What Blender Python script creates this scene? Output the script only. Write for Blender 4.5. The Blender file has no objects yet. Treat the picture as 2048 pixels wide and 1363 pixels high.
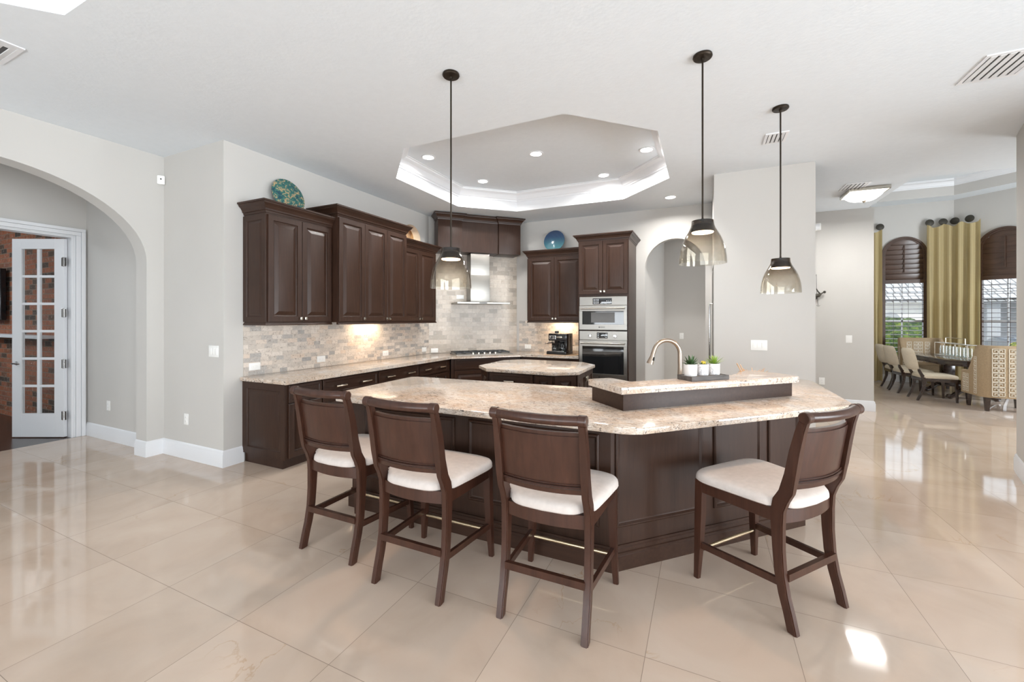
import bpy, bmesh, math, random
from mathutils import Vector, Matrix, noise
from mathutils.geometry import tessellate_polygon
random.seed(7)
sc = bpy.context.scene
C = sc.collection
R = math.radians
PI = math.pi

# ------------------------------------------------------------------ camera, light, exposure
cam_d = bpy.data.cameras.new('camera')
cam = bpy.data.objects.new('camera', cam_d); C.objects.link(cam)
cam.location = (0, 0, 1.52)
cam.rotation_euler = (R(90), 0, R(24.88))
cam_d.sensor_width = 36; cam_d.lens = 36 * 828 / 2048
cam_d.shift_y = -(681.5 - 637) / 2048
cam_d.clip_start = 0.05; cam_d.clip_end = 200
sc.camera = cam
sc.view_settings.view_transform = 'Standard'
sc.view_settings.look = 'None'
sc.view_settings.exposure = 0.0
sc.view_settings.gamma = 1.0
sc.view_settings.use_curve_mapping = False
sc.cycles.max_bounces = 10; sc.cycles.diffuse_bounces = 8; sc.cycles.glossy_bounces = 4
sc.cycles.transparent_max_bounces = 12; sc.cycles.caustics_reflective = False; sc.cycles.caustics_refractive = False
sc.cycles.sample_clamp_indirect = 10.0

world = bpy.data.worlds.new('sky'); sc.world = world; world.use_nodes = True
bg = world.node_tree.nodes['Background']
bg.inputs[0].default_value = (0.80, 0.90, 1.0, 1); bg.inputs[1].default_value = 2.1

sun_d = bpy.data.lights.new('sun', 'SUN'); sun_d.energy = 3.2; sun_d.angle = R(0.6); sun_d.color = (1, 0.96, 0.88)
sun = bpy.data.objects.new('sun', sun_d); C.objects.link(sun)
SUN_DIR = Vector((-0.75, 0.50, -0.43)).normalized()
sun.rotation_euler = SUN_DIR.to_track_quat('-Z', 'Y').to_euler()

def area(name, loc, direction, sx, sy, power, color=(1, 1, 1), parent=None, shape='RECTANGLE', spread=180):
    d = bpy.data.lights.new(name, 'AREA'); d.shape = shape; d.size = sx; d.size_y = sy
    d.energy = power; d.color = color; d.spread = R(spread)
    o = bpy.data.objects.new(name, d); C.objects.link(o); o.location = loc
    o.rotation_euler = Vector(direction).to_track_quat('-Z', 'Y').to_euler()
    if parent: o.parent = parent
    return o

# added fill lamps, unseen, in place of daylight around the camera and dining room
DAY = (0.88, 0.945, 1.0)
area('dining_fill', (7.22, 8.9, 1.9), (-1, 0.30, 0.12), 2.4, 2.8, 400, DAY)
area('rear_fill', (-1.2, -4.42, 1.35), (0, 1, 0.44), 6.0, 2.6, 440, DAY)
area('right_fill', (5.88, -1.6, 1.45), (-1, 0.22, 0.40), 4.0, 2.6, 620, DAY)
area('side_fill', (5.88, 2.3, 1.6), (-1, 0.14, 0.10), 3.2, 2.5, 110, DAY, spread=90)  # extra fill lamp added for the deep kitchen, no window behind it

# ------------------------------------------------------------------ materials
MATS = {}
def newmat(name):
    m = bpy.data.materials.new(name); m.use_nodes = True
    nt = m.node_tree; MATS[name] = m
    return m, nt, nt.nodes['Principled BSDF']
def N(nt, typ, **kw):
    n = nt.nodes.new(typ)
    for k, v in kw.items():
        if hasattr(n, k): setattr(n, k, v)
        else: n.inputs[k.replace('_', ' ')].default_value = v
    return n
def coords(nt, swz=None, scale=(1, 1, 1), src='Object'):
    tc = nt.nodes.new('ShaderNodeTexCoord')
    out = tc.outputs[src]
    if swz:
        sp = nt.nodes.new('ShaderNodeSeparateXYZ'); nt.links.new(out, sp.inputs[0])
        cb = nt.nodes.new('ShaderNodeCombineXYZ')
        for i, a in enumerate(swz):
            if a: nt.links.new(sp.outputs['XYZ'.index(a)], cb.inputs[i])
        out = cb.outputs[0]
    mp = nt.nodes.new('ShaderNodeMapping'); nt.links.new(out, mp.inputs[0]); mp.inputs['Scale'].default_value = scale
    return mp.outputs[0]
def ramp(nt, fac, stops, interp='LINEAR'):
    r = nt.nodes.new('ShaderNodeValToRGB'); cr = r.color_ramp; cr.interpolation = interp
    while len(cr.elements) < len(stops): cr.elements.new(0.5)
    for e, (p, c) in zip(cr.elements, stops):
        e.position = p; e.color = (*c, 1) if len(c) == 3 else c
    nt.links.new(fac, r.inputs[0]); return r.outputs[0]
def mix(nt, a, b, fac, mode='MIX'):
    m = nt.nodes.new('ShaderNodeMix'); m.data_type = 'RGBA'; m.blend_type = mode
    for i, v in ((6, a), (7, b), (0, fac)):
        if hasattr(v, 'links'): nt.links.new(v, m.inputs[i])
        else: m.inputs[i].default_value = (*v, 1) if isinstance(v, tuple) else v
    return m.outputs[2]
def noise_n(nt, vec, scale, detail=3, rough=0.5, dist=0.0):
    n = nt.nodes.new('ShaderNodeTexNoise'); n.inputs['Scale'].default_value = scale
    n.inputs['Detail'].default_value = detail; n.inputs['Roughness'].default_value = rough; n.inputs['Distortion'].default_value = dist
    nt.links.new(vec, n.inputs['Vector']); return n.outputs[0]
def bump(nt, b, h, strength=0.2, dist=0.01):
    n = nt.nodes.new('ShaderNodeBump'); n.inputs['Strength'].default_value = strength; n.inputs['Distance'].default_value = dist
    nt.links.new(h, n.inputs['Height']); nt.links.new(n.outputs[0], b.inputs['Normal'])
def plain(name, col, rough=0.5, metal=0.0, spec=0.5, nscale=0, namt=0.06, bumpy=0, coat=0, emis=None):
    m, nt, b = newmat(name)
    b.inputs['Roughness'].default_value = rough; b.inputs['Metallic'].default_value = metal
    b.inputs['Specular IOR Level'].default_value = spec; b.inputs['Coat Weight'].default_value = coat
    v = coords(nt)
    nz = noise_n(nt, v, nscale or 6, 3)
    dark = tuple(c * (1 - namt) for c in col); lite = tuple(min(1, c * (1 + namt)) for c in col)
    nt.links.new(ramp(nt, nz, [(0.3, dark), (0.7, lite)]), b.inputs['Base Color'])
    if bumpy: bump(nt, b, noise_n(nt, v, nscale * 3 or 40, 4), bumpy, 0.004)
    if emis:
        b.inputs['Emission Color'].default_value = (*emis[0], 1); b.inputs['Emission Strength'].default_value = emis[1]
    return m
def wood(name, c1, c2, rough=0.3, axis=(30, 30, 2), spec=0.5, coat=0.15):
    m, nt, b = newmat(name)
    v = coords(nt, scale=axis)
    g = noise_n(nt, v, 1.6, 6, 0.6, 0.6)
    v2 = coords(nt)
    g2 = noise_n(nt, v2, 3.0, 2)
    col = ramp(nt, g, [(0.3, c1), (0.72, c2)])
    col = mix(nt, col, tuple(c * 0.7 for c in c1), ramp(nt, g2, [(0.45, (0, 0, 0)), (0.8, (.5, .5, .5))]))
    nt.links.new(col, b.inputs['Base Color']); b.inputs['Roughness'].default_value = rough
    b.inputs['Specular IOR Level'].default_value = spec; b.inputs['Coat Weight'].default_value = coat; b.inputs['Coat Roughness'].default_value = 0.2
    bump(nt, b, g, 0.05, 0.002)
    return m

plain('wall_paint', (0.535, 0.520, 0.495), 0.75, nscale=2.0, namt=0.012, bumpy=0.06)
plain('ceiling_paint', (0.715, 0.757, 0.793), 0.9, spec=0.2, nscale=14, namt=0.012, bumpy=0.32)
plain('white_trim', (0.73, 0.74, 0.76), 0.35, nscale=3, namt=0.01)
plain('white_plastic', (0.82, 0.82, 0.80), 0.3, nscale=5, namt=0.01)
plain('socket_grey', (0.35, 0.35, 0.34), 0.4)
wood('cabinet_wood', (0.030, 0.0142, 0.0088), (0.048, 0.0235, 0.0150), 0.36, (34, 34, 2.2), spec=0.27, coat=0.02)
wood('cabinet_wood_horizontal', (0.030, 0.0142, 0.0088), (0.048, 0.0235, 0.0150), 0.36, (2.2, 34, 34), spec=0.27, coat=0.02)
wood('stool_wood', (0.036, 0.0135, 0.0078), (0.062, 0.0245, 0.0148), 0.33, (22, 22, 1.8), spec=0.36, coat=0.12)
wood('table_wood', (0.020, 0.010, 0.007), (0.040, 0.022, 0.016), 0.12, (2, 20, 20), coat=0.5)
wood('shutter_wood', (0.050, 0.024, 0.014), (0.095, 0.050, 0.032), 0.35, (2, 30, 30), coat=0.2)
wood('dark_floor_wood', (0.020, 0.009, 0.006), (0.045, 0.022, 0.015), 0.25, (2, 18, 18))
wood('tray_wood', (0.045, 0.040, 0.038), (0.11, 0.10, 0.095), 0.6, (3, 24, 24), coat=0)
wood('twig_wood', (0.45, 0.28, 0.15), (0.68, 0.47, 0.30), 0.7, (30, 30, 2), coat=0)
plain('bronze', (0.040, 0.030, 0.022), 0.35, metal=0.8)
plain('black_metal', (0.02, 0.02, 0.02), 0.35, spec=0.6)
plain('black_plastic', (0.012, 0.012, 0.013), 0.15, spec=0.7)
plain('black_glass', (0.010, 0.011, 0.012), 0.04, spec=0.9)
plain('nickel', (0.70, 0.66, 0.58), 0.22, metal=1.0)
plain('brushed_bronze_nickel', (0.38, 0.31, 0.25), 0.32, metal=1.0)
plain('brass_bar', (0.62, 0.50, 0.34), 0.3, metal=1.0)
plain('chrome', (0.8, 0.8, 0.8), 0.12, metal=1.0)
plain('seat_fabric', (0.56, 0.505, 0.47), 0.92, spec=0.15, nscale=30, namt=0.05, bumpy=0.2)
plain('cream_fabric', (0.60, 0.52, 0.40), 0.9, spec=0.15, nscale=30, namt=0.04, bumpy=0.2)
plain('tan_fabric', (0.36, 0.265, 0.165), 0.9, spec=0.15, nscale=60, namt=0.10, bumpy=0.2)
plain('key_thread', (0.62, 0.56, 0.46), 0.8, spec=0.15)
plain('vent_shadow', (0.12, 0.12, 0.12), 0.8)
plain('vent_white', (0.66, 0.67, 0.68), 0.5)
plain('white_pot', (0.78, 0.77, 0.76), 0.35, nscale=9, namt=0.02)
plain('soil', (0.05, 0.035, 0.025), 0.95)
plain('leaf_dark', (0.040, 0.085, 0.030), 0.45, nscale=25, namt=0.4)
plain('leaf_lime', (0.20, 0.33, 0.045), 0.45, nscale=25, namt=0.3)
plain('flower_yellow', (0.55, 0.45, 0.05), 0.5, nscale=40, namt=0.3)
plain('dark_iron', (0.05, 0.045, 0.035), 0.55, metal=0.4)
plain('stucco_white', (0.82, 0.80, 0.76), 0.9)
plain('stucco_grey', (0.42, 0.43, 0.45), 0.9)
plain('niche_plaster', (0.70, 0.52, 0.34), 0.8)
plain('driveway', (0.62, 0.58, 0.54), 0.9)
plain('grass', (0.10, 0.22, 0.04), 0.95, nscale=4, namt=0.3)
def foliage(name, stops):
    m, nt, b = newmat(name); v = coords(nt)
    n = noise_n(nt, v, 7, 5, 0.7)
    nt.links.new(ramp(nt, n, stops), b.inputs['Base Color']); b.inputs['Roughness'].default_value = 0.8
    bump(nt, b, n, 1.0, 0.15)
foliage('bush', [(0.36, (0.02, 0.05, 0.02)), (0.48, (0.07, 0.13, 0.03)), (0.60, (0.20, 0.28, 0.05)), (0.70, (0.40, 0.42, 0.05))])
foliage('bush_yellow', [(0.36, (0.05, 0.09, 0.02)), (0.48, (0.28, 0.32, 0.05)), (0.60, (0.62, 0.56, 0.06)), (0.72, (0.75, 0.70, 0.10))])
plain('car_paint', (0.05, 0.07, 0.10), 0.15, coat=0.6)
plain('tv_black', (0.01, 0.01, 0.012), 0.1)
plain('led', (1, 1, 1), 0.5, emis=((1.0, 0.98, 0.95), 14))
plain('led_warm', (1, .9, .8), 0.5, emis=((1.0, 0.80, 0.62), 16))
plain('flush_glass', (1, 1, 1), 0.5, emis=((1.0, 0.98, 0.96), 4.5))
plain('display_white', (0.75, 0.78, 0.8), 0.4, emis=((0.8, 0.9, 1.0), 0.25))
plain('marking_dark', (0.03, 0.03, 0.03), 0.5)

def make_steel():
    m, nt, b = newmat('steel')
    v = coords(nt, scale=(1, 1, 260))
    n = noise_n(nt, v, 1.0, 2)
    nt.links.new(ramp(nt, n, [(0.3, (0.30, 0.285, 0.262)), (0.7, (0.35, 0.333, 0.307))]), b.inputs['Base Color'])
    b.inputs['Metallic'].default_value = 1; b.inputs['Roughness'].default_value = 0.36
    b.inputs['Anisotropic'].default_value = 0.5
make_steel()

def make_floor():
    m, nt, b = newmat('floor_tile')
    T = 0.628
    tc = nt.nodes.new('ShaderNodeTexCoord')
    mp = nt.nodes.new('ShaderNodeMapping'); nt.links.new(tc.outputs['Object'], mp.inputs[0])
    mp.inputs['Location'].default_value = (1.497 + 40 * T, -1.312 + 40 * T, 0)
    v = mp.outputs[0]
    br = nt.nodes.new('ShaderNodeTexBrick'); nt.links.new(v, br.inputs['Vector'])
    br.offset = 0.0; br.squash = 1.0
    br.inputs['Scale'].default_value = 1; br.inputs['Brick Width'].default_value = T; br.inputs['Row Height'].default_value = T
    br.inputs['Mortar Size'].default_value = 0.0013; br.inputs['Mortar Smooth'].default_value = 0.1
    br.inputs['Color1'].default_value = (0, 0, 0, 1); br.inputs['Color2'].default_value = (1, 1, 1, 1); br.inputs['Mortar'].default_value = (0.5, 0.5, 0.5, 1)
    # per-tile shift of the marble pattern
    addv = nt.nodes.new('ShaderNodeVectorMath'); addv.operation = 'MULTIPLY_ADD'
    nt.links.new(br.outputs['Color'], addv.inputs[0]); addv.inputs[1].default_value = (3.1, 2.3, 5.7); nt.links.new(v, addv.inputs[2])
    cloud = noise_n(nt, addv.outputs[0], 1.7, 5, 0.55, 0.7)
    base = ramp(nt, cloud, [(0.25, (0.490, 0.382, 0.298)), (0.5, (0.560, 0.446, 0.358)), (0.8, (0.605, 0.500, 0.412))])
    base = mix(nt, base, ramp(nt, br.outputs['Color'], [(0, (0.95, 0.95, 0.95)), (1, (1.0, 1.0, 1.0))]), 1.0, 'MULTIPLY')
    # thin rusty veins
    vn = nt.nodes.new('ShaderNodeTexNoise'); vn.inputs['Scale'].default_value = 1.05; vn.inputs['Detail'].default_value = 7; vn.inputs['Roughness'].default_value = 0.55
    vn.inputs['Distortion'].default_value = 1.1
    nt.links.new(addv.outputs[0], vn.inputs['Vector'])
    line = ramp(nt, vn.outputs[0], [(0.494, (0, 0, 0)), (0.4980, (.5, .5, .5)), (0.5, (0.8, 0.8, 0.8)), (0.5020, (.5, .5, .5)), (0.506, (0, 0, 0))])
    msk = ramp(nt, noise_n(nt, addv.outputs[0], 1.3, 2), [(0.54, (0, 0, 0)), (0.68, (1, 1, 1))])
    f = mix(nt, line, msk, 1.0, 'MULTIPLY')
    base = mix(nt, base, (0.42, 0.27, 0.14), f)
    col = mix(nt, base, (0.27, 0.21, 0.165), br.outputs['Fac'])
    nt.links.new(col, b.inputs['Base Color'])
    b.inputs['Roughness'].default_value = 0.055
    b.inputs['Specular IOR Level'].default_value = 0.62
    wv = noise_n(nt, v, 2.2, 2)
    bump(nt, b, wv, 0.02, 0.02)
make_floor()

def make_granite():
    m, nt, b = newmat('granite')
    v = coords(nt)
    big = noise_n(nt, v, 2.6, 4, 0.6, 0.6)
    base = ramp(nt, big, [(0.28, (0.54, 0.50, 0.46)), (0.46, (0.63, 0.50, 0.39)), (0.60, (0.66, 0.59, 0.52)), (0.8, (0.47, 0.44, 0.42))])
    vs = coords(nt, scale=(1.0, 2.6, 2.0))
    grain = noise_n(nt, vs, 70, 3, 0.6, 0.3)
    base = mix(nt, base, ramp(nt, grain, [(0.35, (0.72, 0.70, 0.68)), (0.62, (1.0, 1.0, 1.0))]), 0.8, 'MULTIPLY')
    mid = ramp(nt, noise_n(nt, vs, 34, 4, 0.7, 0.8), [(0.37, (0.85, 0.85, 0.85)), (0.46, (0, 0, 0))])
    clus = ramp(nt, noise_n(nt, v, 6.0, 4, 0.6, 1.0), [(0.36, (0.10, 0.10, 0.10)), (0.60, (1, 1, 1))])
    col = mix(nt, base, (0.22, 0.145, 0.105), mix(nt, mid, clus, 0.8, 'MULTIPLY'))
    fine = noise_n(nt, vs, 44, 4, 0.72, 1.0)
    spots = ramp(nt, fine, [(0.405, (1, 1, 1)), (0.435, (0, 0, 0))])
    clus2 = ramp(nt, noise_n(nt, v, 11, 3, 0.6, 1.0), [(0.44, (0.0, 0.0, 0.0)), (0.56, (1, 1, 1))])
    col = mix(nt, col, (0.022, 0.020, 0.024), mix(nt, spots, clus2, 1.0, 'MULTIPLY'))
    wh = ramp(nt, noise_n(nt, vs, 18, 4, 0.65, 0.5), [(0.50, (0, 0, 0)), (0.68, (0.5, 0.5, 0.5))])
    col = mix(nt, base, (0.80, 0.77, 0.73), wh); col = mix(nt, col, (0.22, 0.145, 0.105), mix(nt, mid, clus, 0.8, 'MULTIPLY')); col = mix(nt, col, (0.022, 0.020, 0.024), mix(nt, spots, clus2, 1.0, 'MULTIPLY'))
    nt.links.new(col, b.inputs['Base Color'])
    b.inputs['Roughness'].default_value = 0.10; b.inputs['Specular IOR Level'].default_value = 0.55
make_granite()

def make_brick(name, bw, rh, mortar_c, stops, vein, msize=0.002, rough=0.45, bstr=0.3, nsc=18):
    m, nt, b = newmat(name)
    v = coords(nt, 'XZ')
    br = nt.nodes.new('ShaderNodeTexBrick'); nt.links.new(v, br.inputs['Vector']); br.offset = 0.5
    br.inputs['Scale'].default_value = 1; br.inputs['Brick Width'].default_value = bw; br.inputs['Row Height'].default_value = rh
    br.inputs['Mortar Size'].default_value = msize; br.inputs['Mortar Smooth'].default_value = 0.2
    br.inputs['Color1'].default_value = (0, 0, 0, 1); br.inputs['Color2'].default_value = (1, 1, 1, 1)
    base = ramp(nt, br.outputs['Color'], stops)
    addv = nt.nodes.new('ShaderNodeVectorMath'); addv.operation = 'MULTIPLY_ADD'
    nt.links.new(br.outputs['Color'], addv.inputs[0]); addv.inputs[1].default_value = (7, 3, 5); nt.links.new(v, addv.inputs[2])
    nz = noise_n(nt, addv.outputs[0], nsc, 6, 0.65, 1.0)
    col = mix(nt, base, vein, ramp(nt, nz, [(0.30, (0.75, 0.75, 0.75)), (0.46, (0, 0, 0))]))
    col = mix(nt, col, (0.85, 0.80, 0.74), ramp(nt, nz, [(0.55, (0, 0, 0)), (0.8, (0.45, 0.45, 0.45))]))
    col = mix(nt, col, mortar_c, br.outputs['Fac'])
    nt.links.new(col, b.inputs['Base Color']); b.inputs['Roughness'].default_value = rough
    inv = ramp(nt, br.outputs['Fac'], [(0, (1, 1, 1)), (1, (0, 0, 0))])
    bump(nt, b, mix(nt, inv, nz, 0.25), bstr, 0.004)
make_brick('mosaic_stone', 0.128, 0.048, (0.50, 0.44, 0.38), [(0, (0.33, 0.32, 0.31)), (0.12, (0.43, 0.40, 0.37)), (0.40, (0.58, 0.51, 0.44)), (0.80, (0.68, 0.61, 0.54)), (1, (0.62, 0.50, 0.40))], (0.17, 0.13, 0.10), msize=0.0012, nsc=34)
MATS['mosaic_stone'].node_tree.nodes['Brick Texture'].squash = 0.72; MATS['mosaic_stone'].node_tree.nodes['Brick Texture'].squash_frequency = 3
make_brick('travertine_subway', 0.160, 0.080, (0.42, 0.38, 0.33), [(0, (0.36, 0.315, 0.265)), (0.3, (0.50, 0.44, 0.375)), (1, (0.59, 0.525, 0.45))], (0.40, 0.32, 0.25), nsc=12, rough=0.3)
make_brick('red_brick', 0.215, 0.075, (0.20, 0.15, 0.11), [(0, (0.035, 0.025, 0.02)), (0.2, (0.09, 0.05, 0.03)), (0.28, (0.26, 0.085, 0.035)), (0.7, (0.34, 0.11, 0.05)), (1, (0.20, 0.08, 0.05))], (0.10, 0.05, 0.03), msize=0.006, rough=0.85, bstr=0.6)
make_brick('roof_tile', 0.25, 0.30, (0.18, 0.17, 0.17), [(0, (0.45, 0.45, 0.46)), (1, (0.75, 0.75, 0.75))], (0.3, 0.3, 0.3), msize=0.03, rough=0.8)

def make_curtain():
    m, nt, b = newmat('curtain_fabric')
    v = coords(nt, 'XZ', src='UV') if False else coords(nt, src='UV')
    br = nt.nodes.new('ShaderNodeTexBrick'); nt.links.new(v, br.inputs['Vector']); br.offset = 0
    br.inputs['Scale'].default_value = 1; br.inputs['Brick Width'].default_value = 0.030; br.inputs['Row Height'].default_value = 0.034
    br.inputs['Mortar Size'].default_value = 0.0028; br.inputs['Mortar Smooth'].default_value = 0.3
    for k in ('Color1', 'Color2'): br.inputs[k].default_value = (0.60, 0.50, 0.29, 1)
    br.inputs['Mortar'].default_value = (0.40, 0.31, 0.16, 1)
    nt.links.new(br.outputs['Color'], b.inputs['Base Color']); b.inputs['Roughness'].default_value = 0.85
    b.inputs['Specular IOR Level'].default_value = 0.2
    tr = nt.nodes.new('ShaderNodeBsdfTranslucent'); tr.inputs[0].default_value = (0.75, 0.62, 0.30, 1)
    ms = nt.nodes.new('ShaderNodeMixShader'); ms.inputs[0].default_value = 0.3
    nt.links.new(b.outputs[0], ms.inputs[1]); nt.links.new(tr.outputs[0], ms.inputs[2])
    nt.links.new(ms.outputs[0], nt.nodes['Material Output'].inputs[0])
make_curtain()

def make_glass(name, tint, rough=0.02, gl=1.0):
    m, nt, b = newmat(name); nt.nodes.remove(b)
    t = nt.nodes.new('ShaderNodeBsdfTransparent'); t.inputs[0].default_value = (*tint, 1)
    g = nt.nodes.new('ShaderNodeBsdfGlossy'); g.inputs['Roughness'].default_value = rough; g.inputs[0].default_value = (gl, gl, gl, 1)
    lw = nt.nodes.new('ShaderNodeLayerWeight'); lw.inputs[0].default_value = 0.5
    p = nt.nodes.new('ShaderNodeMath'); p.operation = 'POWER'; nt.links.new(lw.outputs['Facing'], p.inputs[0]); p.inputs[1].default_value = 4.0
    a = nt.nodes.new('ShaderNodeMath'); a.operation = 'MULTIPLY_ADD'; nt.links.new(p.outputs[0], a.inputs[0]); a.inputs[1].default_value = 0.75; a.inputs[2].default_value = 0.04
    ms = nt.nodes.new('ShaderNodeMixShader')
    nt.links.new(a.outputs[0], ms.inputs[0]); nt.links.new(t.outputs[0], ms.inputs[1]); nt.links.new(g.outputs[0], ms.inputs[2])
    nt.links.new(ms.outputs[0], nt.nodes['Material Output'].inputs[0])
    return m
make_glass('smoked_glass', (0.89, 0.87, 0.835))
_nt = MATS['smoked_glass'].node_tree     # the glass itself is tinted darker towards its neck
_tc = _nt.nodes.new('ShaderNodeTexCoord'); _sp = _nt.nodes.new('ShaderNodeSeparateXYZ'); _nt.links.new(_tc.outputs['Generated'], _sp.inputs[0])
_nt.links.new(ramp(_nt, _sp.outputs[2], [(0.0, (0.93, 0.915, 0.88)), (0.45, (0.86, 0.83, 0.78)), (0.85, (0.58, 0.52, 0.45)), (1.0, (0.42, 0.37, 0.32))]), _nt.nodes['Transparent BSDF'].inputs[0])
make_glass('window_glass', (0.97, 0.98, 0.98))
make_glass('clear_glass', (0.94, 0.96, 0.96))

def make_plate(name, stops, sc_, det, blend=None):
    m, nt, b = newmat(name)
    v = coords(nt)
    n = noise_n(nt, v, sc_, det, 0.7, 0.8)
    if blend:
        sp = nt.nodes.new('ShaderNodeSeparateXYZ'); nt.links.new(v, sp.inputs[0])
        mr = nt.nodes.new('ShaderNodeMapRange'); mr.inputs[1].default_value = 0.0; mr.inputs[2].default_value = 0.39
        nt.links.new(sp.outputs[2], mr.inputs[0])
        col = ramp(nt, mr.outputs[0], stops)
        wv = nt.nodes.new('ShaderNodeTexWave'); wv.inputs['Scale'].default_value = 30; wv.inputs['Distortion'].default_value = 3
        nt.links.new(v, wv.inputs[0])
        col = mix(nt, col, (0.30, 0.40, 0.36), ramp(nt, wv.outputs[0], [(0.5, (0, 0, 0)), (1, (.22, .22, .22))]))
    else:
        col = ramp(nt, n, stops, 'CONSTANT')
    nt.links.new(col, b.inputs['Base Color']); b.inputs['Roughness'].default_value = 0.15; b.inputs['Coat Weight'].default_value = 0.5
make_plate('mosaic_plate', [(0, (0.01, 0.06, 0.09)), (0.40, (0.02, 0.12, 0.11)), (0.50, (0.06, 0.17, 0.13)), (0.57, (0.48, 0.33, 0.17)), (0.66, (0.03, 0.12, 0.11))], 26, 2)
make_plate('blue_plate', [(0.0, (0.05, 0.22, 0.25)), (0.35, (0.03, 0.14, 0.20)), (0.65, (0.01, 0.045, 0.13)), (1, (0.006, 0.02, 0.08))], 10, 2, True)
def make_marble():
    m, nt, b = newmat('marble_pot')
    v = coords(nt); n = noise_n(nt, v, 14, 5, 0.6, 2.5)
    nt.links.new(ramp(nt, n, [(0.47, (0.80, 0.79, 0.79)), (0.5, (0.35, 0.35, 0.37)), (0.53, (0.80, 0.79, 0.79))]), b.inputs['Base Color'])
    b.inputs['Roughness'].default_value = 0.3
make_marble()

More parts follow.
